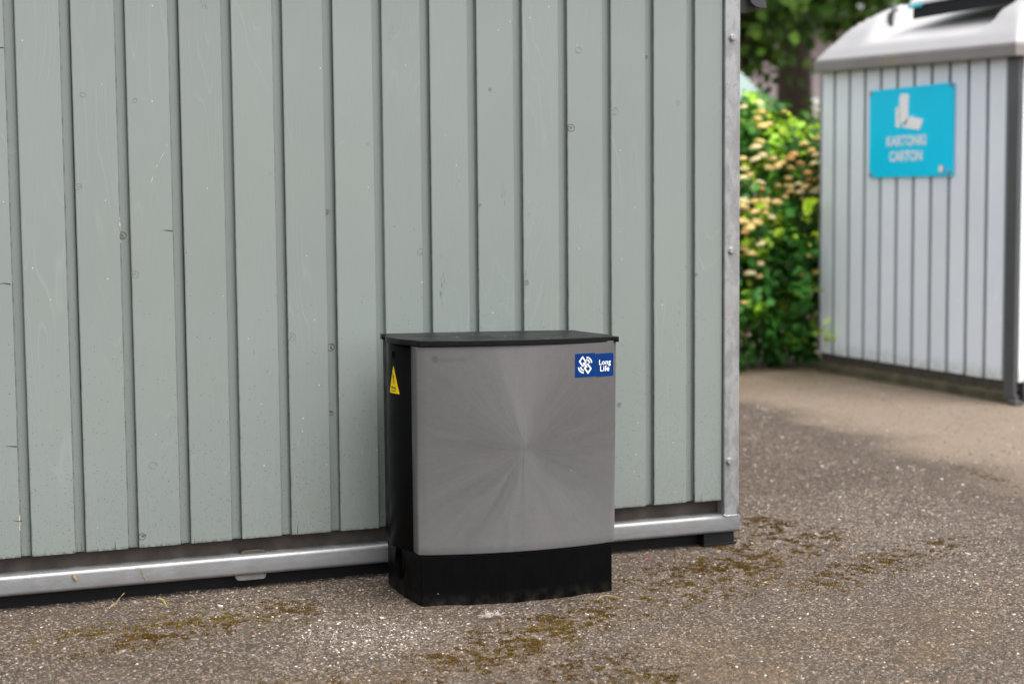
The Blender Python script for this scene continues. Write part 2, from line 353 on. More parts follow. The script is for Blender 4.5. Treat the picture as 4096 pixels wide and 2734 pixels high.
GREEN = (.207, .236, .222)
M = dict(
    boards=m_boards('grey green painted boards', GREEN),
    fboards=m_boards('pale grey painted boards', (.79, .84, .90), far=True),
    galv=m_galv('galvanised steel post', (.29, .294, .298)), rail=m_galv('galvanised steel rail', (.32, .325, .33), .5, vert=False),
    panel=m_plain('weathered grey brown plywood', (.062, .050, .040), .75, var=.45, scale=26, bump=.3),
    dark=m_plain('dark steel', (.010, .010, .011), .6, .0, spec=.2, var=.2),
    darkpost=m_plain('dark coated steel post', (.085, .088, .092), .42, .3, var=.15, scale=9),
    tab=m_galv('shade darkened galvanised tab', (.17, .165, .155), .1),  # galvanised steel darkened to paint in the shadow under the rail
    gap=m_plain('shaded timber of the frame', (.03, .03, .025), .9),
    charcoal=m_plain('charcoal moulded lid', (.05, .052, .06), .38, var=.12, scale=8),
    roof=m_plain('pale grey moulded lid', (.43, .42, .42), .5, var=.07, scale=4),
    fascia=m_plain('grey brown lid edge', (.23, .21, .202), .55, var=.14, scale=6),
    mint=m_plain('pale mint moulded lid', (.19, .27, .245), .5, var=.05, scale=4),
    whitelid=m_plain('white hatch shell', (.82, .84, .83), .4, var=.03),
    cyan=m_plain('turquoise hatch rim', (.02, .52, .60), .4, var=.04),
    slab=m_plain('mossy concrete slab', (.085, .075, .042), .9, var=.45, scale=16, bump=.4),
    black=m_black('black moulded plastic'), blackside=m_black('black plastic side', (.0024, .0024, .0028), .34, False),
    grey=m_greyplastic(), lid=m_lid(),
    blue=m_plain('blue vinyl sticker', (.0004, .029, .15), .4, spec=.12, var=.03), white=m_plain('white print', (.96, .96, .96), .4, var=.02),
    yellow=m_plain('yellow vinyl sticker', (.86, .60, .0), .4, spec=.15, var=.02), ink=m_plain('black print', (.012, .010, .008), .5),
    sign=m_plain('turquoise sign panel', (.002, .68, .98), .4, spec=.15, var=.03, scale=5),
    hole=m_plain('black rubber lining', (.002, .002, .002), .7, spec=.05), knot=m_plain('painted knot rim', (.165, .188, .172), .5, var=.25, scale=90),
    crack=m_plain('bare wood in a crack', (.035, .03, .022), .8, var=.3, scale=80), bare=m_plain('splintered bare wood', (.52, .43, .33), .8, var=.3, scale=200),
    ground=m_ground(), gravel=m_tint('gravel stones', .8, .25, gain=.82), moss=m_tint('brown green moss', .9, .1, gain=.85),
    leaf=m_tint('shrub leaves', .5, .35, trans=.32), tleaf=m_tint('tree leaves', .55, .3, trans=.25), flower=m_tint('cream flower heads', .8, .15, trans=.2),
    bark=m_plain('brown bark', (.075, .055, .042), .9, var=.35, scale=18, bump=.6),
    render=m_plain('pinkish render', (.30, .25, .255), .9, var=.08, scale=2), glass=m_plain('window glass', (.42, .40, .35), .15, var=.05),
    roofing=m_plain('dark roofing', (.07, .06, .06), .8), dry=m_plain('dry catkin', (.36, .25, .10), .85, var=.3, scale=300), greenc=m_plain('green catkin', (.22, .21, .075), .8, var=.3, scale=300),
    fluff=m_plain('white seed fluff', (.72, .64, .58), .95, var=.05), chip=m_plain('pale stone chip', (.46, .42, .39), .8, var=.1, scale=200), pink=m_plain('pink petal', (.45, .05, .10), .7),
    water=None, scratch=m_plain('pale scratch', (.56, .58, .52), .7), scuff=m_plain('dark scuff', (.10, .11, .095), .7))
tw = NT('water drops'); tw.bs(color=(.9, .92, .95), rough=.04, spec=.5, trans=.85); tw.b.inputs['IOR'].default_value = 1.33; M['water'] = tw.m

# ------------------------------------------------------------------ ground
def grid_axis(dense0, dense1, step, ends):
    a = list(np.arange(dense0, dense1+1e-6, step)); s = step; x = dense1
    while x < ends[1]: s *= 1.12; x += s; a.append(x)
    s = step; x = dense0; b = []
    while x > ends[0]: s *= 1.12; x -= s; b.append(x)
    return np.array(b[::-1]+a)
gx = grid_axis(-.5, 2.6, .009, (-90, 90)); gy = grid_axis(-1.35, .5, .009, (-60, 120))
GX, GY = np.meshgrid(gx, gy)
def vnoise(x, y, s, seed):
    x = x*s; y = y*s; xi = np.floor(x).astype(np.int64); yi = np.floor(y).astype(np.int64); fx = x-xi; fy = y-yi
    fx = fx*fx*(3-2*fx); fy = fy*fy*(3-2*fy)
    def h(a, b):
        n = (a*374761393+b*668265263+seed*982451653) & 0xffffffff; n = ((n ^ (n >> 13))*1274126177) & 0xffffffff
        return ((n ^ (n >> 16)) & 0xffff)/65535.
    return (h(xi, yi)*(1-fx)+h(xi+1, yi)*fx)*(1-fy)+(h(xi, yi+1)*(1-fx)+h(xi+1, yi+1)*fx)*fy
def gz(x, y):
    x = np.asarray(x, float); y = np.asarray(y, float)
    near = np.exp(-(np.maximum(np.hypot(x-1, y+.4)-1.8, 0)/1.2)**2)
    return near*((vnoise(x, y, 62, 1)-.5)*.0024+(vnoise(x, y, 25, 2)-.5)*.0020+(vnoise(x, y, 5, 3)-.5)*.0012)-.001
GZ = gz(GX, GY)
ny_, nx_ = GX.shape; idx = np.arange(ny_*nx_).reshape(ny_, nx_)
F = np.stack([idx[:-1, :-1], idx[:-1, 1:], idx[1:, 1:], idx[1:, :-1]], -1).reshape(-1, 4)
g = raw('ground', np.stack([GX, GY, GZ], -1).reshape(-1, 3), F, M['ground'], smooth=True)
tag(g, kind='structure', label='weathered asphalt yard with exposed stones and patches of moss')

# scattered loose stones & embedded aggregate
ico_v = None
def stones(n, xr, yr, smin, smax, dens=None, flat=.55, seed=0):
    r = np.random.default_rng(seed); P = []
    while len(P) < n:
        m = (n-len(P))*3+10; x = r.uniform(*xr, m); y = r.uniform(*yr, m)
        k = np.ones(m, bool) if dens is None else r.random(m) < dens(x, y)
        P += list(zip(x[k], y[k]))
    P = np.array(P[:n]); s = smin*(smax/smin)**(r.random(n)**2.2)
    base = np.array([(1, 0, 0), (.5, .87, 0), (-.5, .87, 0), (-1, 0, 0), (-.5, -.87, 0), (.5, -.87, 0), (.3, .35, .85), (-.45, .1, .8), (.2, -.42, .75)], float)
    fc = np.array([(0, 1, 6), (1, 2, 6), (2, 7, 6), (2, 3, 7), (3, 4, 7), (4, 8, 7), (4, 5, 8), (5, 0, 8), (0, 6, 8), (6, 7, 8)])
    V = base[None]*(1+r.normal(0, .18, (n, 9, 3))); a = r.uniform(0, 2*np.pi, n); ca, sa = np.cos(a), np.sin(a)
    asp = r.uniform(.6, 1, n); V[:, :, 1] *= asp[:, None]
    x = V[:, :, 0]*ca[:, None]-V[:, :, 1]*sa[:, None]; y = V[:, :, 0]*sa[:, None]+V[:, :, 1]*ca[:, None]
    z = V[:, :, 2]*flat-.12
    V = np.stack([x*s[:, None]+P[:, 0:1], y*s[:, None]+P[:, 1:2], z*s[:, None]+gz(P[:, 0], P[:, 1])[:, None]], -1)
    Fc = (fc[None]+(np.arange(n)*9)[:, None, None]).reshape(-1, 3)
    return V.reshape(-1, 3), Fc, P, s, r
def inbox(x, y):
    u = (x-.816)*.9972-(y+.3281)*.0753; v = (x-.816)*.0753+(y+.3281)*.9972
    return (u > -.02) & (u < .47) & (v > -.04) & (v < .26)
def segd(x, y, a, b):
    dx, dy = b[0]-a[0], b[1]-a[1]; t = np.clip(((x-a[0])*dx+(y-a[1])*dy)/(dx*dx+dy*dy), 0, 1)
    return np.hypot(x-a[0]-t*dx, y-a[1]-t*dy)
def dn(x, y):
    d = np.full(x.shape, .42)
    wp = np.exp(-((x-.64)**2+(y+.56)**2)/.03)+.6*np.exp(-((x-.45)**2+(y+.22)**2)/.015)+.5*np.exp(-((x-2.2)**2+(y-.1)**2)/.12)
    d = d+.6*wp; d *= .45+.8*vnoise(x, y, 9, 5); d[inbox(x, y)] = 0; d[y > .15+4*(x > 1.8)] = 0
    return d
Vs, Fs, P, s, r = stones(52000, (-.45, 2.7), (-1.35, .6), .0011, .0046, dn, .6, 21)
pal = np.array([(.19, .155, .127), (.12, .097, .079), (.28, .232, .192), (.44, .375, .32), (.32, .21, .15), (.62, .57, .52), (.052, .046, .042), (.18, .148, .118)])
pw = np.array([.24, .22, .2, .07, .06, .018, .135, .057])
ci = r.choice(8, len(P), p=pw/pw.sum())
wpm = np.exp(-((P[:, 0]-.64)**2+(P[:, 1]+.56)**2)/.022)+.4*np.exp(-((P[:, 0]-.45)**2+(P[:, 1]+.22)**2)/.012)
ci[(r.random(len(P)) < wpm*.33)] = 5
cc = pal[ci]*(r.uniform(.75, 1.25, (len(P), 1))); C = np.repeat(np.c_[cc, np.ones(len(P))], 9, axis=0)
tag(raw('gravel', Vs, Fs, M['gravel'], col=C), label='small grey, buff and pink stones standing out of the worn asphalt', cat='gravel', kind='stuff')
# broad low stones, same greys as the binder, give the surface its grain
Vs, Fs, P, s, r = stones(46000, (-.45, 2.7), (-1.35, .6), .0022, .0072, dn, .34, 24)
cc = np.array([(.155, .125, .102), (.098, .077, .062), (.205, .167, .138), (.225, .172, .13), (.064, .051, .042)])[r.integers(0, 5, len(P))]*(r.uniform(.75, 1.25, (len(P), 1)))
C = np.repeat(np.c_[cc, np.ones(len(P))], 9, axis=0)
tag(raw('gravel', Vs, Fs, M['gravel'], col=C), label='broad flat grey aggregate bedded flush in the asphalt near the trap box', cat='gravel', kind='stuff')
# far aggregate (bigger, for the out of focus ground)
Vs, Fs, P, s, r = stones(24000, (1.9, 4.6), (-1.2, 3.7), .0022, .0075, lambda x, y: np.where(x > 3.15+.1*y, .35, .6)*((x < 4.28) | (y < 2.0)), .55, 22)
ci = r.choice(8, len(P), p=pw/pw.sum()); cc = pal[ci]*(r.uniform(.75, 1.3, (len(P), 1)))
C = np.repeat(np.c_[cc, np.ones(len(P))], 9, axis=0)
tag(raw('gravel', Vs, Fs, M['gravel'], col=C), label='coarser pale stones in the asphalt right of the steel corner post', cat='gravel', kind='stuff')

# moss: tiny tufts
def moss(n, seed):
    r = np.random.default_rng(seed); P = []
    while len(P) < n:
        m = 60000; x = r.uniform(-.1, 3.5, m); y = r.uniform(-1.1, 1.3, m)
        d = np.minimum.reduce([segd(x, y, (.78, -.74), (1.35, -.46))/.11, segd(x, y, (1.35, -.46), (1.98, -.0))/.15, segd(x, y, (.08, -.36), (.48, -.26))/.12, segd(x, y, (1.98, 0), (2.02, .25))/.07,
                               segd(x, y, (3.0, .25), (3.1, .8))/.12+.95, segd(x, y, (.3, -.95), (1.0, -1.0))/.30+.55, segd(x, y, (1.75, -.5), (2.3, -.2))/.14+.5])
        pr = np.clip(1.35-d, 0, 1)**1.2*((vnoise(x, y, 95, 9)*.45+vnoise(x, y, 38, 12)*.35+vnoise(x, y, 11, 14)*.2) > .585)
        k = (r.random(m) < pr) & ~inbox(x, y) & (y < .3+3*(x > 1.85)); P += list(zip(x[k], y[k]))
    P = np.array(P[:n]); B = 5; T = np.repeat(P, B, axis=0)+r.normal(0, .0022, (n*B, 2))
    h = r.uniform(.0016, .0048, n*B)*(.6+.8*np.repeat(vnoise(P[:, 0], P[:, 1], 60, 4), B)); w = r.uniform(.0007, .0015, n*B); a = r.uniform(0, 6.28, n*B); tl = r.normal(0, .0012, (n*B, 2))
    z = gz(T[:, 0], T[:, 1]); ax, ay = np.cos(a)*w, np.sin(a)*w
    V = np.stack([np.c_[T[:, 0]-ax, T[:, 1]-ay, z], np.c_[T[:, 0]+ax, T[:, 1]+ay, z], np.c_[T[:, 0]+tl[:, 0], T[:, 1]+tl[:, 1], z+h]], 1).reshape(-1, 3)
    kk = np.repeat(vnoise(P[:, 0], P[:, 1], 8, 33), B)[:, None]; kk = np.clip((kk-.3)*1.8+r.normal(0, .15, (n*B, 1)), 0, 1)
    c = np.array([.115, .064, .014])*(1-kk)+np.array([.165, .108, .022])*kk; c = np.repeat(np.c_[c*r.uniform(.7, 1.4, (n*B, 1)), np.ones(n*B)], 3, axis=0)
    return raw('moss', V, np.arange(n*B*3).reshape(-1, 3), M['moss'], col=c)
tag(moss(11500, 5), label='brown and olive moss growing in a broken band on the asphalt', cat='moss', kind='stuff')

# ------------------------------------------------------------------ main container (green boards)
X0, X1, ZB, ZT = -1.32, 1.7558, .1191, 1.60
edges = [.0015, .1208, .2402, .3603, .4806, .6003, .7210, .8413, .9611, 1.0810, 1.2003, 1.3199, 1.4391, 1.5584, 1.6752]
edges = [.0015-.12*k for k in range(11, 0, -1)] + edges
shed = empty('waste_container', (X0, 0, 0))
tag(shed, 'grey green board clad waste container in a galvanised steel frame, nearest the camera', 'waste container')
shed_inv = Matrix.Translation((-X0, 0, 0))
class Local:  # children are modelled in world metres and moved into the parent's space
    @staticmethod
    def fix(root, tree=None):
        inv = root.matrix_basis.inverted()
        for ch in list(bpy.data.objects):
            if ch.parent == root and not ch.get('_l'):
                if ch.type == 'MESH' and ch.data.users == 1: ch.data.transform(inv)
                ch['_l'] = 1
def boards(name, edges, xend, zb, zt, mat, parent, fx, reb=.0235, depth=.013, seed=3, width=None):
    """profile in (x, depth) for each board; fx maps (x, d, z) to world"""
    bm = bmesh.new(); uvl = bm.loops.layers.uv.new('board'); tl = bm.verts.layers.float_color.new('tint')
    r = random.Random(seed); zs = [zb, zb+.0008, zb+.006]+[zb+(zt-zb)*k/12 for k in range(1, 13)]
    for i, e in enumerate(edges):
        nx = edges[i+1] if i+1 < len(edges) else None
        rv = r.random(); w = (nx-e) if nx else (xend-e)
        dz = r.uniform(-.0012, .0012); bow = r.uniform(-.0006, .0006)
        R = .0028
        prof = [(0.0006, .016), (.0006, R)]+[(.0006+R*(1-math.cos(a)), R*(1-math.sin(a))) for a in (.4, .8, 1.2, 1.57)]
        if nx:
            q = w-reb
            prof += [(q*.5, 0.0), (q-.0012, 0.0), (q-.0003, .0004), (q, .0013), (q, depth), (q+reb*.5, depth+.0003), (w-.0026, depth+.0005), (w-.0012, depth-.0008), (w-.0006, .0045), (w-.0002, .013)]
        else:
            prof += [(w*.5, 0.0), (w-.0015, 0.0), (w, .0015), (w, .018)]
        rows = []
        for z in zs:
            zz = z+(dz if z == zb else 0)
            sh = bow*math.sin((z-zb)/(zt-zb)*math.pi)
            rows.append([bm.verts.new(fx(e+a+sh, b, zz)) for a, b in prof])
            for v in rows[-1]: v[tl] = (rv, r.random()*0, 0, 1)
        # bottom end grain
        for ra, rb, za, zb2 in zip(rows, rows[1:], zs, zs[1:]):
            for k in range(len(prof)-1):
                f = bm.faces.new((ra[k], ra[k+1], rb[k+1], rb[k])); f.smooth = 1 <= k <= 4
                for l, (uu, vv) in zip(f.loops, ((prof[k][0], za), (prof[k+1][0], za), (prof[k+1][0], zb2), (prof[k][0], zb2))): l[uvl].uv = (uu, vv)
        f = bm.faces.new(rows[0][::-1]) if len(prof) > 2 else None
        if f:
            for l in f.loops: l[uvl].uv = (0.05, zb)
    bmesh.ops.recalc_face_normals(bm, faces=bm.faces)
    return mobj(name, bm, mat, parent)
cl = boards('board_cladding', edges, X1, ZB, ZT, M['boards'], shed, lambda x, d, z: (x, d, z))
# make face normals point outwards (towards -y)
def orient(o, d):
    me = o.data; s = sum(p.area*p.normal.dot(Vector(d)) for p in me.polygons)
    if s < 0: me.flip_normals()
orient(cl, (0, -1, 0))
b = bmesh.new(); bx(b, X0, X1+.03, .035, .047, .055, ZT); mobj('back_panel', b, M['panel'], shed)
b = bmesh.new(); bx(b, X0, 1.79, .047, 1.5, .075, ZT+.02); mobj('container_body', b, M['gap'], shed)
# rail: rounded rectangular tube
def rrect(y0, y1, z0, z1, r, n=6):
    out = []
    for cy, cz, a0 in ((y0+r, z1-r, 180), (y1-r, z1-r, 90), (y1-r, z0+r, 0), (y0+r, z0+r, -90)):
        for k in range(n+1):
            a = math.radians(a0-90*k/n); out.append((cy+r*math.cos(a), cz+r*math.sin(a)))
    return out
b = bmesh.new(); pr = rrect(-.012, .050, .0335, .0800, .0095, 7)
sweep(b, [[(x, y, z) for y, z in pr] for x in np.linspace(X0, 1.8035, 30)], close=True, caps=True); fixn(b)
o = mobj('bottom_rail', b, M['rail'], shed, smooth=False)
for p in o.data.polygons: p.use_smooth = len(p.vertices) == 4
# weld bead at the corner
b = bmesh.new(); pts = [(1.7555+k*.0024, -.0098+.0004*math.sin(k*1.3), .0768+.0004*math.sin(k*.9)+(.002 if k < 3 else 0)) for k in range(20)]
tube(b, pts, .0032, 8, .8); fixn(b); mobj('weld_bead', b, M['galv'], shed, smooth=True)
# corner post: L section with rounded outer corner and a small return lip
b = bmesh.new(); R = .006
pf = [(1.7582, .030), (1.7582, -.0065), (1.7588, -.0085), (1.7610, -.0095), (1.7955, -.0095), (1.7965, -.0100)]
pf += [(1.7975+R*math.sin(a), -.0100+R*(1-math.cos(a))) for a in (0, .3, .6, .9, 1.2, 1.57)]
pf += [(1.8035, .055), (1.7995, .055), (1.7995, .030)]
rows = []
rr = random.Random(4)
for k in range(60):
    z = .0795+(1.62-.0795)*k/59; rows.append([(x+(rr.uniform(-.0003, .0003) if x > 1.79 else 0), y, z) for x, y in pf])
sweep(b, rows, close=True, caps=True); fixn(b); o = mobj('corner_post', b, M['galv'], shed)
for p in o.data.polygons: p.use_smooth = abs(p.normal.x) > .1 and abs(p.normal.y) > .1
for k, (x, z) in enumerate(((1.7776, 1.3183), (1.7768, .7724), (1.7723, .2222))):
    b = bmesh.new()
    n = 6 if k != 2 else 20
    for (ra, y0, y1, nn) in ((.0098, -.0098, -.0112, 24), (.0080, -.0112, -.0172, n)):
        ring = lambda y, rad: [(x+rad*math.cos(2*math.pi*i/nn+.3), y, z+rad*math.sin(2*math.pi*i/nn+.3)) for i in range(nn)]
        sweep(b, [ring(y0, ra), ring(y1, ra), ring(y1-.0006, ra*.88)], close=True, caps=True)
    fixn(b); mobj('bolt', b, M['galv'], o, bev=.0005)
# bracket tab under the rail, second small one at the right end of the gap
b = bmesh.new(); prism(b, [(.462, .030), (.4665, .0222), (.472, .0205), (.529, .0205), (.5345, .0235), (.537, .034), (.537, .040), (.462, .040)], -.004, .030, lambda a, c, d: (a, d, c)); fixn(b)
mobj('lifting_tab', b, M['tab'], shed, bev=.001)
b = bmesh.new(); prism(b, [(.478, .079), (.483, .086), (.493, .0885), (.528, .0885), (.538, .085), (.543, .079)], .012, .032, lambda a, c, d: (a, d, c)); fixn(b)
mobj('lifting_tab', b, M['panel'], shed, bev=.002)
# steel skid feet
b = bmesh.new(); bx(b, 1.701, 1.7035, -.006, .40, .0, .0345); bx(b, 1.7035, 1.792, -.002, .002, .006, .0345); bx(b, 1.700, 1.798, -.006, .40, -.002, .006); bx(b, 1.789, 1.7925, .002, .4, .006, .0345); fixn(b)
mobj('skid_foot', b, M['dark'], shed, bev=.0008)
b = bmesh.new(); bx(b, -.9, -.8, .05, .9, 0, .0345); mobj('skid_foot', b, M['dark'], shed)
b = bmesh.new(); bx(b, X0, 1.700, .030, .09, -.003, .0335); mobj('skid_beam', b, M['dark'], shed)
# the lid: charcoal shell above the frame, its moulded corner hangs down behind the post
def dome(u0, u1, v0, v1, z0, z1, H, fx, mat, name, parent, fmat, niche=None, over=.0):
    """pyramid like moulded lid over rectangle with vertical edge z0..z1; H(d) rise over edge distance"""
    nu, nv = 60, 50; us = np.linspace(0, 1, nu); vs = np.linspace(0, 1, nv)
    us = .5-.5*np.cos(us*np.pi); vs = .5-.5*np.cos(vs*np.pi)
    V = []; 
    for v in vs:
        for u in us:
            x = u0+(u1-u0)*u; y = v0+(v1-v0)*v
            d = min(x-u0, u1-x, y-v0, v1-y); z = z1+H(max(d, 0))
            if niche: z = niche(x, y, z)
            V.append(fx(x, y, z))
    I = np.arange(nu*nv).reshape(nv, nu); F = np.stack([I[:-1, :-1], I[:-1, 1:], I[1:, 1:], I[1:, :-1]], -1).reshape(-1, 4)
    top = raw(name, V, F, mat, parent, smooth=True)
    me = top.data
    if sum(p.normal.z*p.area for p in me.polygons) < 0: me.flip_normals()
    b = bmesh.new(); R = .010
    def ring(z, off): return [fx(u0-off, v0-off, z), fx(u1+off, v0-off, z), fx(u1+off, v1+off, z), fx(u0-off, v1+off, z)]
    rows = [ring(z1+.0, -.0), ring(z1-.006, .006), ring(z1-.015, .009), ring(z0+.004, .009), ring(z0, .005), ring(z0, -.03), ring(z0+.02, -.04)]
    sweep(b, rows, close=True); fixn(b); mobj('lid_edge', b, fmat, top, bev=.004)
    return top
Hp = lambda d: float(np.interp(d, [0, .03, .06, .11, .17, .235, .29, .4, .55, .8], [0, .045, .08, .142, .195, .236, .262, .298, .325, .335]))
dome(X0-.03, 1.835, -.045, 1.56, 1.60, 1.67, Hp, lambda x, y, z: (x, y, z), M['charcoal'], 'lid', shed, M['charcoal'])
b = bmesh.new()
prism(b, [(1.8045, 1.3885), (1.866, 1.3925), (1.9075, 1.4010), (1.9115, 1.4030), (1.906, 1.45), (1.900, 1.60), (1.8045, 1.60)], .075, .42, lambda a, c, d: (a, d, c)); fixn(b)
lc = mobj('lid_corner', b, M['gap'], shed, bev=.002)
b = bmesh.new()
cv = [(1.862, 1.62), (1.8625, 1.46), (1.866, 1.432), (1.872, 1.418), (1.881, 1.409), (1.893, 1.4045), (1.9085, 1.4030), (1.9105, 1.4045), (1.9035, 1.46), (1.900, 1.62)]
prism(b, cv, .062, .0745, lambda a, c, d: (a, d-(a-1.862)*.35, c)); fixn(b); mobj('corner_flange', b, M['charcoal'], lc, bev=.0025, seg=3)

# knots, cracks and scars on the boards, (x, z, radius, kind)
from math import sin, cos, pi
Cc = np.array((-.3564, -3.9019, .9157))
def knot(x, z, r, kind, yb=0.0):
    b = bmesh.new(); rk = random.Random(int(x*9000+z*777))
    n = 28; ang0 = rk.uniform(0, 6); el = rk.uniform(.86, .97)
    if kind in ('ring', 'dark', 'ringcrack'):
        rows = []
        for i in range(n):
            a = 2*pi*i/n; rad = r*(1+.025*sin(2*a+ang0)+.012*sin(5*a)); c = (x+rad*cos(a), yb, z+rad*el*sin(a)); w = r*(.04 if kind == 'ring' else .06)
            rows.append([(c[0]+w*cos(a)*cos(q), yb-.00055*max(sin(q), 0)-.0001, c[2]+w*sin(a)*el*cos(q)) for q in (0, .8, 1.57, 2.3, 3.14)])
        vs = [[b.verts.new(p) for p in rw] for rw in rows]
        for i in range(n):
            for k in range(4): b.faces.new((vs[i][k], vs[i][k+1], vs[(i+1) % n][k+1], vs[(i+1) % n][k]))
    fixn(b); 
    if len(b.verts): o = mobj('knot', b, M['knot'] if kind != 'dark' else M['crack'], shed, smooth=True)
    else: b.free(); o = None
    if kind != 'ring':
        b = bmesh.new(); m = 7 if kind == 'dark' else 2
        for k in range(m):
            a = rk.uniform(0, 2*pi); L = r*rk.uniform(.7, 1.3); w = r*.09
            if kind == 'split': a = rk.choice((0.05, pi-.1))+rk.uniform(-.2, .2); L = r*2.2; w = r*.16
            px, pz = x+rk.uniform(-.3, .3)*r, z+rk.uniform(-.3, .3)*r; jit = rk.uniform(-.25, .25)
            if kind == 'split':
                if k: continue
                px, pz, a, L, w = x+r*1.0, z, pi-.12, r*2.3, r*.26
            pts = [(px, pz, w), (px+L*.5*cos(a), pz+L*.5*sin(a)+jit*w*2, w*.6), (px+L*cos(a+jit*.4), pz+L*sin(a+jit*.4), w*.08)]
            top = [b.verts.new((p[0]-sin(a)*p[2]*.5, yb-.0004, p[1]+cos(a)*p[2]*.5)) for p in pts]; bot = [b.verts.new((p[0]+sin(a)*p[2]*.5, yb-.0004, p[1]-cos(a)*p[2]*.5)) for p in pts]
            for q in range(2): b.faces.new((top[q], top[q+1], bot[q+1], bot[q]))
        bmesh.ops.recalc_face_normals(b, faces=b.faces)
        mobj('crack', b, M['crack'], o or shed)
KN = [(0.3015, 1.3002, 0.01, 'ring', 0.0), (0.2592, 1.1405, 0.0045, 'ring', 0.0), (0.1162, 0.9472, 0.0075, 'ringcrack', 0.0), (0.236, 0.7482, 0.0085, 'ringcrack', 0.0), (0.597, 0.5925, 0.0095, 'ringcrack', 0.0), (0.7078, 0.5623, 0.009, 'dark', 0.0101), (0.5549, 0.8302, 0.007, 'ring', 0.0), (1.3151, 1.0864, 0.01, 'dark', 0.0101), (1.1157, 1.1779, 0.0035, 'dark', 0.0), (1.2639, 1.1406, 0.006, 'ring', 0.0), (1.3516, 1.2781, 0.008, 'ring', 0.0), (0.9326, 0.7863, 0.008, 'ringcrack', 0.0), (1.273, 0.7656, 0.011, 'ring', 0.0), (0.1441, 1.1515, 0.006, 'ring', 0.0), (0.0048, 0.3696, 0.011, 'split', 0.0), (-0.0119, 1.2508, 0.011, 'split', 0.0), (-0.0361, 0.7326, 0.011, 'split', 0.0), (0.3252, 0.8448, 0.011, 'split', 0.0), (1.4319, 1.1285, 0.01, 'ringcrack', 0.0), (0.7049, 0.4044, 0.006, 'dark', 0.0101), (0.2776, 0.3083, 0.0085, 'ring', 0.0), (1.5903, 1.2804, 0.006, 'ring', 0.0), (0.2208, 0.8365, 0.008, 'dark', 0.0101), (1.6273, 1.1516, 0.005, 'ring', 0.0), (0.7818, 1.2617, 0.006, 'ring', 0.0), (1.4597, 0.3858, 0.0055, 'dark', 0.0), (1.2069, 0.7042, 0.006, 'dark', 0.0101), (1.0855, 0.8973, 0.004, 'dark', 0.0101), (-0.027, 0.2009, 0.01, 'split', 0.0), (0.2444, 0.1441, 0.008, 'dark', 0.0), (1.5437, 1.2663, 0.004, 'dark', 0.0101), (0.7007, 0.8845, 0.006, 'dark', 0.0101), (0.803, 1.0447, 0.004, 'ring', 0.0), (1.665, 0.7125, 0.004, 'dark', 0.0101)]
for ki, (x, z, r_, kd, yo) in enumerate(KN):
    if kd == 'ring' and ki % 3 == 0: continue
    # knots that fall in the rebate sit on its floor
    yo = 0.0
    for e in edges:
        if e-.0235 <= x <= e+r_*.8:
            if x > e-.011 and kd != 'split': x = e+r_*1.02
            elif kd == 'split': x = e-.0235-r_*1.1
            else: x = min(max(x, e-.0235+r_*.9+.001), e-r_*.9-.002); yo = .0130
    knot(x, z, min(r_, .009 if yo else r_), kd, yo)
# splintered edge where bare wood shows
for (x, z, h) in ((.2172, .845, .055), (-.0228, .195, .04)):
    b = bmesh.new(); rk = random.Random(int(z*100))
    for k in range(9):
        zz = z+rk.uniform(-h, h)*.5; xx = x+rk.uniform(-.001, .0016); L = rk.uniform(.006, .018); w = rk.uniform(.0004, .0011)
        v = [b.verts.new(p) for p in ((xx-w, -.0004, zz), (xx+w, -.0004, zz+.001), (xx+w*.4, -.0008, zz+L), (xx-w*.3, -.0006, zz+L*.7))]
        b.faces.new(v)
    mobj('splinters', b, M['bare'], shed)

# pale scratches and dark scuffs in the paint
def stroke(name, pts, w, mat, yb=-.0004):
    b = bmesh.new()
    for (xa, za), (xb, zb_) in zip(pts[::2], pts[1::2]):
        dx, dz = xb-xa, zb_-za; L = math.hypot(dx, dz); nx, nz = -dz/L*w/2, dx/L*w/2
        b.faces.new([b.verts.new(p) for p in ((xa+nx*.3, yb, za+nz*.3), (xa+dx*.5+nx, yb-.0002, za+dz*.5+nz), (xb, yb, zb_), (xa+dx*.5-nx, yb-.0002, za+dz*.5-nz))])
    fixn(b); return mobj(name, b, mat, shed)
stroke('scratch', [(.3300, 1.045), (.3255, 1.034), (.3235, 1.028), (.3080, 1.000), (.3060, .997), (.3010, .988)], .0008, M['scratch'])
stroke('scratch', [(.2960, .972), (.2885, .952)], .0012, M['scratch'])
rk = random.Random(5)
for (x, z, n, sx, sz) in ((.9880, .720, 9, .012, .05), (.9820, .690, 5, .008, .02), (1.531, .69, 5, .006, .05), (1.150, .93, 5, .006, .02), (1.205, .74, 5, .004, .03), (.865, 1.31, 4, .006, .02), (.42, 1.36, 4, .01, .02)):
    st = []
    for k in range(n):
        a, c = x+rk.gauss(0, sx*.5), z+rk.gauss(0, sz*.5); st += [(a, c), (a+rk.uniform(-.0008, .0008), c-rk.uniform(.004, .018))]
    for q in range(0, len(st), 2): stroke('scuff', st[q:q+2], .0007, M['scuff'])

# ------------------------------------------------------------------ rodent trap box
e_ = np.array([.9972, -.0753]); n_ = np.array([.0753, .9972])
box = empty('rodent_trap_box', (.816, -.3281, 0), math.atan2(-.0753, .9972))
tag(box, 'grey and black plastic rodent trap box standing on the asphalt against the green container', 'trap box')
def arc(u, dep=.0345, c=.23, h=.236): return -dep*(1-((u-c)/h)**2)
# plinth
fr = [(u, min(arc(u, .0300, .2285, .2285), 0.0)) for u in np.linspace(0, .457, 25)]
pl = fr+[(.461, .12), (.458, .243), (.30, .250), (.12, .250), (-.0215, .243), (-.020, .16), (-.017, .10), (-.008, .05)]
b = bmesh.new(); prism(b, pl, -.006, .1130); fixn(b)
base = mobj('plinth', b, M['black'], box)
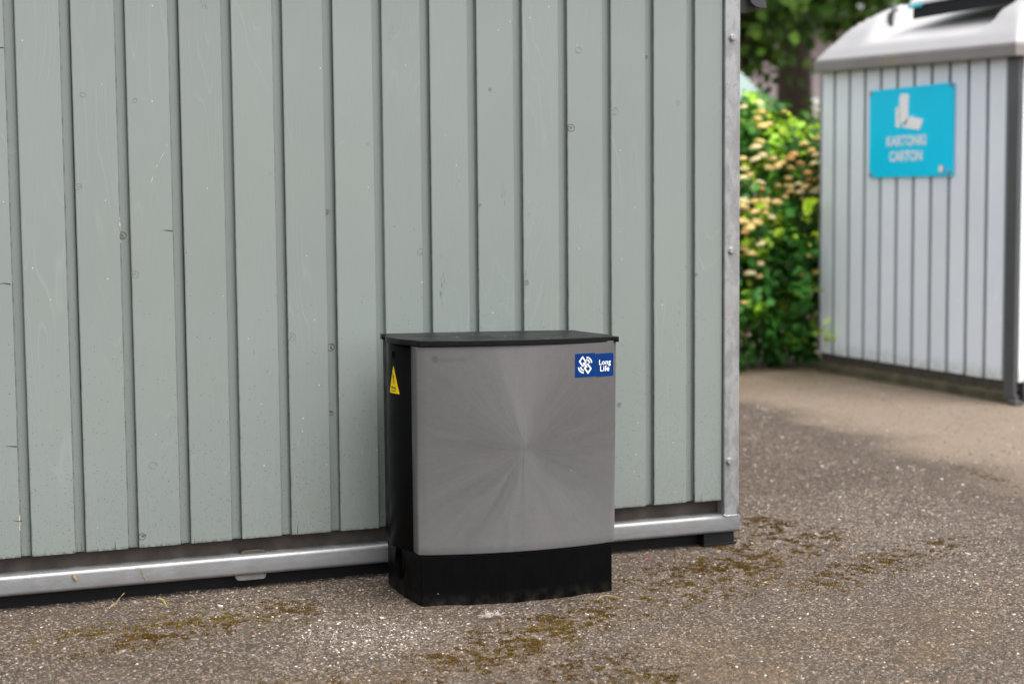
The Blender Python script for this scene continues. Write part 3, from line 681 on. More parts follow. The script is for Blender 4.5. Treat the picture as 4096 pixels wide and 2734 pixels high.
# real hole in the side for the entrance pipe
b = bmesh.new(); nn = 40; rows = []
for uu in (-.06, .10): rows.append([(uu, .134+.0385*cos(2*pi*k/nn), .072+.0385*sin(2*pi*k/nn)) for k in range(nn)])
sweep(b, rows, close=True, caps=True); fixn(b); cut = mobj('cutter', b, None, box)
md = base.modifiers.new('b', 'BOOLEAN'); md.operation = 'DIFFERENCE'; md.object = cut; md.solver = 'EXACT'
dg = bpy.context.evaluated_depsgraph_get(); dg.update()
me2 = bpy.data.meshes.new_from_object(base.evaluated_get(dg)); base.modifiers.clear(); base.data = me2; base.name = 'plinth'; me2.name = 'plinth'
bpy.data.objects.remove(cut)
md = base.modifiers.new('Bevel', 'BEVEL'); md.width = .0022; md.segments = 2; md.limit_method = 'ANGLE'; md.angle_limit = math.radians(40)
b = bmesh.new(); rows = []
for uu, rad in ((.09, .0375), (-.010, .0375), (-.0185, .0378), (-.0205, .0365), (-.0185, .0345), (-.0100, .0340), (.085, .0340), (.085, .001)): rows.append([(uu, .134+rad*cos(2*pi*k/nn), .072+rad*sin(2*pi*k/nn)) for k in range(nn)])
sweep(b, rows, close=True); fixn(b); mobj('entrance_pipe', b, M['hole'], base, smooth=True)
# black core with bulging side
SV = [.040, .049, .06, .08, .10, .12, .14, .16, .20]; SU = [.001, .0008, -.004, -.0155, -.0245, -.0305, -.0335, -.0335, -.028]
def su(v): return float(np.interp(v, SV, SU))
svs = list(np.linspace(.04, .235, 40))
def sus(v):
    w = [.25, .5, .25]; return sum(a*su(min(max(v+d, .04), .2)) for a, d in zip(w, (-.006, 0, .006)))
side = [(sus(v), v) for v in svs]
b = bmesh.new(); poly = side+[(.0, .238), (.452, .238), (.460, .12), (.455, .02), (.30, -.012), (.14, -.012), (.01, .012)]
prism(b, poly, .112, .586); fixn(b)
core = mobj('core_body', b, M['blackside'], box)
for p in core.data.polygons: p.use_smooth = p.normal.x < -.5 and len(p.vertices) == 4
md = core.modifiers.new('Bevel', 'BEVEL'); md.width = .001; md.segments = 1; md.limit_method = 'ANGLE'; md.angle_limit = math.radians(60)
# lock hole
b = bmesh.new(); y0, z0 = .1183, .5588
def onside(v, z, off): # point on the bulged side
    d = .002; a = np.array([sus(v+d)-sus(v-d), 2*d]); a /= np.hypot(*a); nrm = np.array([-a[1], a[0]])
    return (sus(v)+nrm[0]*off, v+nrm[1]*off, z)
ring = lambda rad, off: [onside(y0+rad*cos(2*pi*k/24), z0+1.45*rad*sin(2*pi*k/24), off) for k in range(24)]
sweep(b, [ring(.0062, .0002), ring(.0060, .0011), ring(.0052, .0011), ring(.0050, .0003)], close=True); b.faces.new([b.verts.new(p) for p in ring(.0051, .00035)]); fixn(b)
mobj('lock_hole', b, M['hole'], core)
# front panel: arced shell with rounded corners and returns
def panel_profile():
    pts = [(-.0056, .049)]; r = .009
    x0, y0 = -.0060, arc(-.0056+.0)*0
    pts += [(-.0060, .030), (-.0060, .0155)]
    for k in range(7):
        a = pi/2*k/6; pts.append((-.0060+r-r*cos(a), .0092-r*sin(a)*1.0+.000))
    us = np.linspace(.008, .455, 46)
    pts = pts[:3]+[(x, y) for x, y in pts[3:] if x < .0025]
    pts += [(float(u), arc(float(u))) for u in us]
    pts += [(.460, -.0005), (.4640, .0030), (.4660, .0085), (.4665, .02), (.4660, .049)]
    return pts
pf = panel_profile(); Z0, Z1 = .1150, .5845
b = bmesh.new(); rows = []
cu = sum(p[0] for p in pf)/len(pf)
def shrink(p, d):
    u, v = p; su_ = 1 if u < .02 else (-1 if u > .445 else 0)
    return (u+su_*d, v+(d if .0 <= u <= .46 else d*.4))
for z, d in ((Z0+.004, .006), (Z0, .0055), (Z0, .0022), (Z0+.0008, .0006), (Z0+.0026, 0)): rows.append([(*shrink(p, d), z) for p in pf])
for z in list(np.linspace(Z0+.02, Z1-.01, 12))+[Z1-.001, Z1]: rows.append([(p[0]*(1+.012*(z-.115)/.47), p[1], z) for p in pf])
sweep(b, rows); fixn(b); fp = mobj('front_panel', b, M['grey'], box, smooth=True); orient(fp, (0, -1, 0))
md = fp.modifiers.new('Solid', 'SOLIDIFY'); md.thickness = .003; md.offset = -1
# rear panel: its return shows as a grey strip
b = bmesh.new(); pr_ = [(-.0200, .196), (-.0215, .215), (-.0215, .240), (-.015, .247), (.20, .262), (.45, .247), (.456, .240), (.456, .200)]
sweep(b, [[(*p, z) for p in pr_] for z in (.118, .35, .586)]); fixn(b); rp = mobj('rear_panel', b, M['grey'], box)
md = rp.modifiers.new('Solid', 'SOLIDIFY'); md.thickness = .003; md.offset = 0
# lid
def lidz(u, v, z): return z-.0108*u-.004*v
ol = [(u, -.0375*(1-((u-.225)/.245)**2)) for u in np.linspace(.002, .462, 24)]
ol += [(.4725, -.0095), (.4735, -.004), (.4705, .012), (.4702, .07), (.458, .13), (.447, .18), (.4435, .222), (.42, .231), (.20, .240), (.0, .237), (-.034, .236), (-.0345, .214), (-.0255, .209), (-.0285, .197),
       ]
for v in np.linspace(.185, .030, 34):
    q = [float(np.interp(v+d, [.014, .030, .045, .068, .095, .12, .145, .170, .197], [-.0055, -.0105, -.020, -.030, -.036, -.0395, -.0405, -.037, -.0285])) for d in (-.010, -.005, 0, .005, .010)]
    ol.append((sum(q)/5, float(v)))
ol += [(-.006, .014), (-.0035, .003)]
b = bmesh.new(); prism(b, ol, .5868, .5992, lambda u, v, z: (u, v, lidz(u, v, z))); fixn(b)
lid = mobj('lid', b, M['lid'], box, bev=.0010, seg=2)
for p in lid.data.polygons: p.use_smooth = p.normal.x < -.4 and len(p.vertices) == 4
# drops on the lid
b = bmesh.new(); rk = random.Random(9)
for k in range(190):
    u = rk.uniform(.0, .45); v = rk.uniform(-.02, .21); 
    if v < -.03*(1-((u-.225)/.245)**2)+.004 or (rk.random() > .45+.4*abs(sin(u*31)*cos(v*57))): continue
    rd = rk.choice((.0005, .0007, .0009, .0012, .0016)); 
    rows = [[(u+rd*cos(2*pi*i/8)*cc_, v+rd*.9*sin(2*pi*i/8)*cc_, lidz(u, v, .5992)+rd*.55*h_) for i in range(8)] for cc_, h_ in ((1, 0), (.85, .6), (.45, .92), (.05, 1))]
    sweep(b, rows, close=True)
fixn(b); tag(mobj('water_drops', b, M['water'], lid, smooth=True), kind='stuff')
# stickers on the front
def onfront(u, z, off): 
    x, y, z = onfront0(u, z, off); return (x*(1+.012*(z-.115)/.47), y, z)
def onfront0(u, z, off):
    d = .002; a = np.array([2*d, arc(u+d)-arc(u-d)]); a /= np.hypot(*a)
    return (u+a[1]*off, arc(u)-a[0]*off, z)
def sheet(name, poly2, f, off, mat, parent, sub=1):
    """thin curved sheet from a fan/strip polygon given as columns [(u, zlo, zhi)]"""
    b = bmesh.new(); lo = [b.verts.new(f(u, a, off)) for u, a, c in poly2]; hi = [b.verts.new(f(u, c, off)) for u, a, c in poly2]
    for i in range(len(poly2)-1): b.faces.new((lo[i], lo[i+1], hi[i+1], hi[i]))
    lo2 = [b.verts.new(f(u, a, 0.0001)) for u, a, c in poly2]; hi2 = [b.verts.new(f(u, c, 0.0001)) for u, a, c in poly2]
    for i in range(len(poly2)-1): b.faces.new((lo[i], lo2[i], lo2[i+1], lo[i+1])); b.faces.new((hi[i], hi[i+1], hi2[i+1], hi2[i]))
    b.faces.new((lo[0], hi[0], hi2[0], lo2[0])); b.faces.new((lo[-1], lo2[-1], hi2[-1], hi[-1]))
    fixn(b); return mobj(name, b, mat, parent)
def rcols(u0, u1, z0, z1, r, n=14):
    out = []
    for a in (0, .35, .7, 1.05, 1.4, 1.57): 
        out.append((u0+r-r*cos(a), z0+r-r*sin(a), z1-r+r*sin(a)))
    for k in range(1, n): out.append((u0+r+(u1-u0-2*r)*k/n, z0, z1))
    return out+[(u0+u1-u, a, c) for u, a, c in out[:6][::-1]]
zs_ = .5060
s1 = sheet('emblem_sticker', rcols(.3560, .4072, zs_-.0006, .5595, .0022), onfront, .0005, M['blue'], box)
s2 = sheet('lettered_sticker', rcols(.4080, .4560, zs_-.0018, .5572, .0022), onfront, .0006, M['blue'], box)
def frontmap(x0, z0, off, shear=-.018):
    return lambda x, y, z: Vector(onfront(min(x0+x, .4565), z0+y+shear*x, off+z*.0))
me = fit_text(text_mesh('Long', 1, offset=.010, spacing=1.06), .4175, .4485, .5275, .5430); warp_mesh(me, frontmap(0, 0, .0010, 0)); 
# the g hangs below the baseline: Long spans cap height + descender
meobj('lettering', me, M['white'], s2)
me = fit_text(text_mesh('Life', 1, offset=.010, spacing=1.06), .4205, .4445, .5160, .5290); warp_mesh(me, frontmap(0, 0, .0010, 0)); meobj('lettering', me, M['white'], s2)
# linked squares with signal arcs
def emblem():
    b = bmesh.new(); cx, cz, S = .3812, .5330, .0405/360   # drawn in units, 360 high
    def P(x, y): return b.verts.new(onfront(cx+x*S, cz+y*S, .0010))
    def poly(pts): b.faces.new([P(*p) for p in pts])
    def bar(a, c, w):
        dx, dy = c[0]-a[0], c[1]-a[1]; L = math.hypot(dx, dy); nx, ny = -dy/L*w/2, dx/L*w/2
        poly([(a[0]+nx, a[1]+ny), (c[0]+nx, c[1]+ny), (c[0]-nx, c[1]-ny), (a[0]-nx, a[1]-ny)])
    def path(pts, w):
        # mitred open path
        L, R = [], []
        for i, p in enumerate(pts):
            p = Vector(p); d1 = (p-Vector(pts[i-1])).normalized() if i else None; d2 = (Vector(pts[i+1])-p).normalized() if i < len(pts)-1 else None
            if d1 is None: d1 = d2
            if d2 is None: d2 = d1
            t = (d1+d2).normalized(); nn = Vector((-t.y, t.x)); k = w/2/max(nn.dot(Vector((-d1.y, d1.x))), .3)
            L.append(p+nn*k); R.append(p-nn*k)
        for i in range(len(pts)-1): poly([L[i], L[i+1], R[i+1], R[i]])
    W = 27
    # pixel layout of the mark, origin at its centre, y up
    path([(-52, -22), (-125, 78), (-58, 165), (18, 62), (-8, 38)], W)      # upper square
    path([(52, 22), (133, -78), (66, -165), (-12, -62), (10, -40)], W)      # lower square
    bar((-42, 46), (44, -48), W+2)                                           # joining link
    bar((-30, -12), (-72, -20), W*.8); bar((30, 12), (74, 20), W*.8)
    for sgn in (1, -1):
        for rad in (78, 128):
            pts = [(sgn*(22+rad*cos(a)), sgn*(28+rad*sin(a))) for a in np.linspace(.08, 1.50, 14)]
            path(pts, W*.9)
    fixn(b); return mobj('emblem', b, M['white'], s1)
em = emblem()
# raised maker's mark and name moulded in the panel
me = fit_text(text_mesh('Anticimex', 1, extrude=.02, offset=.004, spacing=1.05), .0445, .1040, .5525, .5632)
zmax = max(v.co.z for v in me.vertices)
warp_mesh(me, lambda x, y, z: Vector(onfront(x, y, .0004 if z > 0 else -.0002))); meobj('raised_lettering', me, M['grey'], fp)
b = bmesh.new()
for rad, a0, a1 in ((.0062, -2.6, 2.9), (.0040, -2.4, 2.2), (.0018, -3.1, 3.1)):
    aa = np.linspace(a0, a1, 26); w = .0006
    rows = [[onfront(.0355+(rad+dr)*cos(a), .5592+(rad+dr)*sin(a), of) for dr, of in ((-w, 0), (-w, .0008), (w, .0008), (w, 0))] for a in aa]
    sweep(b, rows)
rows = [[onfront(.0275+t*.004+dr, .5570+t*.004+dr*.3, of) for dr, of in ((-.0005, 0), (-.0005, .0007), (.0005, .0007), (.0005, 0))] for t in (0, 1)]; sweep(b, rows)
fixn(b); mobj('raised_emblem', b, M['grey'], fp)
# warning triangle on the bulged side; a = distance along the side, increasing towards the front
def tri_map(a, z, off): return onside(.1183-a, z, off)
ap, bl, br, zt_, zb_ = 0.0, -.0225, .0225, .5334, .4706
cols = []
for k in range(25):
    a = -.0232+.0464*k/24; top = zt_-.0008-(abs(a)/.0232)*(zt_-zb_-.0025); cols.append((a, zb_, max(top, zb_+.0008)))
ws = sheet('warning_sticker', cols, tri_map, .0007, M['yellow'], box)
def ink(pts, w):
    b = bmesh.new()
    for (a0, z0), (a1, z1) in zip(pts, pts[1:]):
        dx, dy = a1-a0, z1-z0; L = math.hypot(dx, dy); nx, ny = -dy/L*w/2, dx/L*w/2
        b.faces.new([b.verts.new(tri_map(x, z, .0011)) for x, z in ((a0+nx, z0+ny), (a1+nx, z1+ny), (a1-nx, z1-ny), (a0-nx, z0-ny))])
    fixn(b); return b
b = ink([(-.0030, .5170), (-.0030, .5030), (.0022, .5125), (.0024, .4975)], .0011); mobj('lightning_symbol', b, M['ink'], ws)
b = ink([(-.0012, .5168), (-.0012, .5085)], .0008); mobj('lightning_symbol', b, M['ink'], ws)
b = ink([(.0005, .5050), (.0005, .4975)], .0008); mobj('lightning_symbol', b, M['ink'], ws)
b = ink([(-.0036, .4985), (.0016, .4925), (.0050, .4990)], .0011); mobj('lightning_symbol', b, M['ink'], ws)
me = fit_text(text_mesh('Warning', 1, offset=.02), -.0120, .0105, .4795, .4870); warp_mesh(me, lambda x, y, z: Vector(tri_map(x, y, .0011))); meobj('lettering', me, M['ink'], ws)
me = fit_text(text_mesh('High Voltage', 1, offset=.02), -.0120, .0095, .4738, .4780); warp_mesh(me, lambda x, y, z: Vector(tri_map(x, y, .0011))); meobj('lettering', me, M['ink'], ws)

# ------------------------------------------------------------------ far container with turquoise sign
KX, KY0, KY1 = 4.3307, 2.165, 3.690
kio = empty('waste_container', (KX, KY0, 0))
tag(kio, 'pale grey board clad waste container with a white domed lid, carrying the turquoise carton sign', 'waste container')
ke = [2.179+.1382*k for k in range(11)]
# seen face: boards run towards +y going away; x = -depth outwards
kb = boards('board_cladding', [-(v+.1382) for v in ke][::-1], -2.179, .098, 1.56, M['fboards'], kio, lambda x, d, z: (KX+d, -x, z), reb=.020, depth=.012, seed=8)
orient(kb, (-1, 0, 0))
ke2 = [4.352+.1382*k for k in range(10)]
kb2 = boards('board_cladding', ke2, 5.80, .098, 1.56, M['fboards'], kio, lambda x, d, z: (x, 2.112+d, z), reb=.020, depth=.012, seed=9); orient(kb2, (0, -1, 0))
b = bmesh.new(); bx(b, KX+.02, 5.8, 2.135, 3.69, .10, 1.58); mobj('container_body', b, M['gap'], kio)
b = bmesh.new(); prism(b, [(4.322, 2.176), (4.322, 2.106), (4.338, 2.106), (4.338, 2.113), (4.329, 2.113), (4.329, 2.176)], .022, 1.56); fixn(b); mobj('corner_post', b, M['darkpost'], kio, bev=.002)
b = bmesh.new(); prism(b, [(4.324, 3.703), (4.324, 3.685), (4.345, 3.685), (4.345, 3.703)], .10, 1.56); fixn(b); mobj('edge_strip', b, M['galv'], kio, bev=.002)
b = bmesh.new(); bx(b, 4.345, 5.8, 2.135, 3.69, .055, .10); fixn(b); mobj('bottom_rail', b, M['panel'], kio, bev=.003)
b = bmesh.new(); bx(b, 4.305, 4.345, 2.070, 2.125, .0, .022); bx(b, 4.315, 4.335, 2.085, 2.10, -.01, .045); bx(b, 4.372, 4.380, 2.10, 2.13, .02, .10); fixn(b); mobj('foot_bracket', b, M['darkpost'], kio, bev=.002)
b = bmesh.new(); rk = random.Random(3); rows = []
for k in range(40):
    y = 2.12+(3.72-2.12)*k/39; j = lambda s: rk.uniform(-s, s)
    rows.append([(4.338+j(.004), y, -.01), (4.336+j(.004), y, .035+j(.004)), (4.350+j(.003), y, .056), (4.6, y, .054)])
sweep(b, rows); fixn(b); sl = mobj('foundation_slab', b, M['slab'], kio); orient(sl, (-1, 0, 0))
def niche(x, y, z):
    # sloping trough under the hatch in the middle of the lid
    d = x-4.28; wy = (y-2.83); half = .53-.35*max(0, .22-d)
    k = min(max((half-abs(wy))/.05, 0), 1); k = k*k*(3-2*k)
    zt = 1.60+.045+.33*d
    return z*(1-k)+min(z, zt)*k
kr = dome(4.28, 5.85, 2.072, 3.668, 1.535, 1.598, Hp, lambda x, y, z: (x, y, z-.042+.0268*(y-2.07)), M['roof'], 'lid', kio, M['fascia'], niche=niche)
# hatch: dark body, bright shell on top with turquoise rim
hx0, hx1, hy0, hy1 = 4.500, 5.05, 2.15, 3.150
def hq(x, y, z): return (x, y, z+.056+.42*(x-4.5))
b = bmesh.new()
prism(b, [(hx0, hy0), (hx1, hy0), (hx1, hy1), (hx0, hy1)], 1.700, 1.768, lambda a, c, z: hq(a, c, z)); fixn(b); ht = mobj('hatch', b, M['dark'], kio, bev=.008)
b = bmesh.new(); prism(b, [(hx0-.012, hy0-.01), (hx1, hy0-.01), (hx1, hy1+.012), (hx0-.012, hy1+.012)], 1.769, 1.795, lambda a, c, z: hq(a, c, z)); fixn(b); mobj('hatch_shell', b, M['whitelid'], ht, bev=.010, seg=3)
b = bmesh.new(); prism(b, [(hx0-.016, hy1-.09), (hx0+.02, hy1-.09), (hx0+.05, hy1+.016), (hx0-.018, hy1+.016)], 1.760, 1.776, lambda a, c, z: hq(a, c, z)); fixn(b); mobj('hatch_rim', b, M['cyan'], ht, bev=.004)
b = bmesh.new(); tube(b, [(4.50, 3.335, 1.70), (4.50, 3.335, 1.80), (4.53, 3.33, 1.83)], .014, 8); tube(b, [(4.55, 3.37, 1.86), (4.49, 3.30, 1.825), (4.46, 3.26, 1.80)], .008, 6); fixn(b); mobj('hatch_hinge', b, M['darkpost'], kio, smooth=True)
# brown run-off streaks on the lid edge
for (y, w) in ((3.03, .014), (2.975, .010), (2.945, .008)):
    b = bmesh.new(); z0 = 1.598-.042+.0268*(y-2.07); bx(b, 4.2700, 4.2715, y-w/2, y+w/2, z0-.058, z0-.012); fixn(b); mobj('rust_streak', b, M['dry'], kr)
# sign
SY0, SY1, SZ0, SZ1 = 3.236, 2.560, .996, 1.416
def sg(u, v, off): return (KX-.006-off, SY0+(SY1-SY0)*u, SZ1-(SZ1-SZ0)*v)
def sgp(name, pts, mat, parent, off, thick=.0015):
    b = bmesh.new(); lo = [b.verts.new(sg(u, v, off)) for u, v in pts]; hi = [b.verts.new(sg(u, v, off+thick)) for u, v in pts]; n = len(pts)
    for i in range(n): b.faces.new((lo[i], lo[(i+1) % n], hi[(i+1) % n], hi[i]))
    b.faces.new(hi); b.faces.new(lo[::-1]); fixn(b); return mobj(name, b, mat, parent)
sn = sgp('sign_panel', [(.008, 0), (.992, 0), (1, .012), (1, .988), (.992, 1), (.008, 1), (0, .988), (0, .012)], M['sign'], kio, 0, .006)
for nm, pts in (('carton_symbol', [(.375, .355), (.38, .10), (.40, .068), (.475, .072), (.50, .10), (.488, .13), (.488, .345), (.455, .42), (.40, .40)]),
                ('carton_symbol', [(.335, .215), (.385, .215), (.385, .44), (.35, .445), (.335, .42)]),
                ('carton_symbol', [(.415, .42), (.49, .335), (.54, .325), (.565, .345), (.66, .368), (.655, .40), (.622, .482), (.60, .482), (.42, .445)])):
    sgp(nm, pts, M['white'], sn, .007)
def sgtext(s, u0, u1, v0, v1, mat, parent):
    me = fit_text(text_mesh(s, 1, offset=.028, spacing=1.0), u0, u1, -v1, -v0); warp_mesh(me, lambda x, y, z: Vector(sg(x, -y, .0075))); return meobj('lettering', me, mat, parent)
sgtext('KARTONKI', .225, .700, .535, .655, M['white'], sn); sgtext('CARTON', .262, .655, .705, .825, M['white'], sn)
circ = lambda u, v, r, a0, a1, n=14: [(u+r*.62*cos(a), v+r*sin(a)) for a in np.linspace(a0, a1, n)]
sgp('logo', circ(.875, .925, .05, pi/2, 3*pi/2), m_plain('logo green', (.45, .80, .30), .4), sn, .007)
sgp('logo', circ(.885, .925, .05, -pi/2, pi/2), m_plain('logo blue', (.16, .30, .80), .4), sn, .007)
sgp('logo', [(.865, .895), (.90, .895), (.90, .955), (.865, .955)], M['white'], sn, .0095)
for u, v in ((.02, .028), (.975, .028), (.02, .965), (.965, .958)):
    b = bmesh.new(); c0 = sg(u, v, .006); nn2 = 16
    rows = [[(c0[0]-o_, c0[1]+r_*cos(2*pi*k/nn2), c0[2]+r_*sin(2*pi*k/nn2)) for k in range(nn2)] for o_, r_ in ((0, .012), (.003, .0115), (.005, .007))]
    sweep(b, rows, close=True, caps=True); fixn(b); mobj('screw', b, M['galv'], sn, smooth=False)

# ------------------------------------------------------------------ third container, only its lid corner shows behind the shrub
k3 = empty('waste_container', (3.9, 6.2, 0))
tag(k3, 'waste container with pale mint domed lid, mostly hidden behind the flowering shrub', 'waste container')
dome(3.75, 5.47, 6.15, 7.7, 1.42, 1.485, lambda d: Hp(d)*1.45, lambda x, y, z: (x, y, z), M['mint'], 'lid', k3, M['fascia'])
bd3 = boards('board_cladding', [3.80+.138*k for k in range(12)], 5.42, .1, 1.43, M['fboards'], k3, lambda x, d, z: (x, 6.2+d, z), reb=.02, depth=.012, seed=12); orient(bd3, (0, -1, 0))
b = bmesh.new(); bx(b, 3.8, 5.41, 6.22, 7.65, .05, 1.43); mobj('container_body', b, M['gap'], k3)

# ------------------------------------------------------------------ vegetation
def leaves(P, N, size, cols, r, fold=.25, elong=1.5, droop=.25):
    """P centres, N outward normals, size array -> V, F(tri), colours; each leaf six-sided with a fold"""
    n = len(P); t = r.normal(0, 1, (n, 3)); t[:, 2] -= droop; t -= (t*N).sum(1, keepdims=True)*N; t /= np.linalg.norm(t, axis=1, keepdims=True)+1e-9
    s = np.cross(N, t); L = size[:, None]*elong*.5; W = size[:, None]*.5
    tip = P+t*L-N*L*.2; base = P-t*L; a = P+s*W+N*W*fold-t*L*.1; b_ = P-s*W+N*W*fold-t*L*.1; c = P+s*W*.7+N*W*fold*.6+t*L*.5; d = P-s*W*.7+N*W*fold*.6+t*L*.5; m = P
    V = np.stack([base, a, c, tip, d, b_, m], 1).reshape(-1, 3)
    f = np.array([(0, 6, 1), (1, 6, 2), (2, 6, 3), (3, 6, 4), (4, 6, 5), (5, 6, 0)]); F = (f[None]+(np.arange(n)*7)[:, None, None]).reshape(-1, 3)
    return V, F, np.repeat(np.c_[cols, np.ones(n)], 7, axis=0)
def unit(a): return a/(np.linalg.norm(a, axis=-1, keepdims=True)+1e-9)

# flowering shrub between the two containers
shrub = empty('flowering_shrub', (4.15, 4.55, 0))
tag(shrub, 'leafy green shrub covered in cream flower heads between the corner post and the far container', 'shrub')
r = np.random.default_rng(31)
FL = [(4.013,1.371),(4.109,1.397),(4.25,1.346),(4.098,1.31),(4.164,1.283),(4.13,1.275),(4.123,1.347),(4.118,1.193),(4.09,1.165),(4.133,1.126),(4.085,1.101),(4.011,1.105),(4.191,1.108),(4.019,1.053),(4.054,1.023),(4.014,1.001),(4.168,1.061),(4.243,1.083),(4.214,1.068),(4.318,1.126),(4.295,1.103),(4.376,1.179),(4.423,1.149),(4.464,1.123),(4.359,1.08),(4.447,1.08),(4.298,1.055),(4.406,1.032),(4.287,1.005),(4.424,0.994),(4.488,1.009),(4.348,0.972),(4.395,0.959),(4.22,0.967),(4.111,0.978),(4.085,0.963),(4.151,0.93),(4.12,0.948),(4.296,0.934),(4.36,0.929),(4.448,0.931),(4.481,1.205),(4.02,0.886),(4.083,0.883),(4.146,0.888),(4.212,0.877),(4.264,0.904),(4.384,0.896),(4.086,0.828),(4.146,0.822),(4.134,0.858),(4.189,0.799),(4.02,0.779),(4.1,0.773),(4.29,0.962),(4.471,0.936),(4.017,0.851),(4.05,0.749),(4.028,0.722),(4.121,0.658),(4.025,0.635),(4.062,0.607),(4.119,0.557),(4.057,0.506),(4.119,0.488),(4.43,0.591),(4.374,0.488),(4.473,0.499),(4.486,0.41),(4.41,0.381),(4.026,0.349)]
def surf_y(x, z):  # front surface of the shrub: leans back towards the top
    return 3.86+.30*np.clip(z-.75, 0, 1)+.05*np.sin(x*9)+.04*np.sin(z*13+x*5)
def top_z(x): # outline height along x
    return np.interp(x, [3.2, 3.7, 3.98, 4.08, 4.17, 4.24, 4.30, 4.40, 4.52, 4.7, 5.0], [1.2, 1.30, 1.32, 1.33, 1.40, 1.52, 1.36, 1.32, 1.22, 1.1, .9])
SP = []
while len(SP) < 1000:
    x = r.uniform(3.35, 4.95); z = r.uniform(.05, 1.6)
    if z > top_z(x)-.04: continue
    dep = r.exponential(.14); y = surf_y(x, z)+dep
    if z < .35 and r.random() < .30: continue
    if x > 4.29 and y < 3.76: continue
    SP.append((x, y, z))
for k in range(280):
    x = r.uniform(3.35, 4.95); z = top_z(x)-abs(r.normal(0, .12)); SP.append((x, r.uniform(4.0, 5.0), max(z, .1)))
for k in range(9): SP.append((r.uniform(4.17, 4.27), r.uniform(3.55, 3.72), (.44, .50, .47, .20, .24, .85, .62, .42, .33)[k]))
SP = np.array(SP); LP, LN, LS, LC = [], [], [], []
for (x, y, z) in SP:
    k = r.integers(8, 14); ctr = np.array((x, y, z)); dirn = unit(np.array((r.normal(0, .5), -.6+r.normal(0, .4), .5+r.normal(0, .4))))
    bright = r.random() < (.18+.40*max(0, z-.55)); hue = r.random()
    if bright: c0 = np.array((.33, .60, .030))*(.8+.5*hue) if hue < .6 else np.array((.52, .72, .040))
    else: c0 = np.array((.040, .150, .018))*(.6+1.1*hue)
    for q in range(k):
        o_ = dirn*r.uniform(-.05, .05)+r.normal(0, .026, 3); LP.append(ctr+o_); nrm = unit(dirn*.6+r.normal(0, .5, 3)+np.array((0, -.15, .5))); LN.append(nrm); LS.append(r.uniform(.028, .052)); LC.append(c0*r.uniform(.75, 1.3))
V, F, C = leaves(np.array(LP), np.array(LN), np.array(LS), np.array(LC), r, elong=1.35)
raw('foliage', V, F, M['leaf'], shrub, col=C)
b = bmesh.new(); rk = random.Random(2)
for k in range(46):
    x0, y0 = 4.15+rk.uniform(-.4, .45), 4.45+rk.uniform(-.3, .3); x1 = 4.15+(x0-4.15)*1.9; z1 = rk.uniform(.6, float(top_z(x1))-.05); y1 = y0+(y0-4.45)*1.2-rk.uniform(0, .12)
    if x1 > 4.28: y1 = max(y1, 3.80)
    tube(b, [(x0, y0, 0), (x0*.6+x1*.4, y0*.6+y1*.4, z1*.5), (x1, y1, z1)], .009, 5, .35)
fixn(b); mobj('stems', b, M['bark'], shrub)
def flower_mesh(seed, c0):
    r = np.random.default_rng(seed); n = 260
    th = np.arccos(1-r.random(n)*.95); ph = r.uniform(0, 2*pi, n)
    P = np.c_[np.sin(th)*np.cos(ph)*.030, np.sin(th)*np.sin(ph)*.030, np.cos(th)*.019-.005]; P *= r.uniform(.85, 1.08, (n, 1)); N = unit(P*np.array((1, 1, 2.2))+r.normal(0, .006, (n, 3)))
    cols = np.array(c0)[None]*r.uniform(.75, 1.15, (n, 1)); return leaves(P, N, r.uniform(.008, .013, n), cols, r, elong=1.0, fold=-.1)
protos = []
for sd, c0 in ((1, (.95, .76, .33)), (2, (.97, .86, .52)), (3, (.92, .68, .27)), (4, (.82, .52, .20))):
    V, F, C = flower_mesh(sd, c0); protos.append((V, F, C))
meshes = []
for i, (V, F, C) in enumerate(protos):
    o = raw('flower_head', V, F, M['flower'], shrub, col=C); meshes.append(o)
extra = []
for k in range(16):
    x = r.uniform(3.4, 3.95) if k % 2 else r.uniform(4.55, 4.9); z = r.uniform(.5, 1.15)
    if z < top_z(x)-.03: extra.append((x, z))
used = [0]*4
for i, (x, z) in enumerate(FL+extra):
    k = int(r.choice(4, p=(.45, .25, .2, .1)));
    o = meshes[k] if not used[k] else meshes[k].copy()
    if used[k]: COL.objects.link(o); o.parent = shrub
    used[k] = 1
    yy = float(surf_y(x, z))-.035; f = (yy+3.90)/(3.95+3.90); X = -.356+(x+.356)*f; Z = .916+(z-.916)*f
    if X > 4.24: yy = max(yy, 3.80)
    o.location = (X-4.15, yy-4.55, Z); o.rotation_euler = (r.uniform(.0, .35), r.uniform(-.25, .25), r.uniform(0, 6)); s_ = r.uniform(.75, 1.15); o.scale = (s_, s_, s_*1.0)

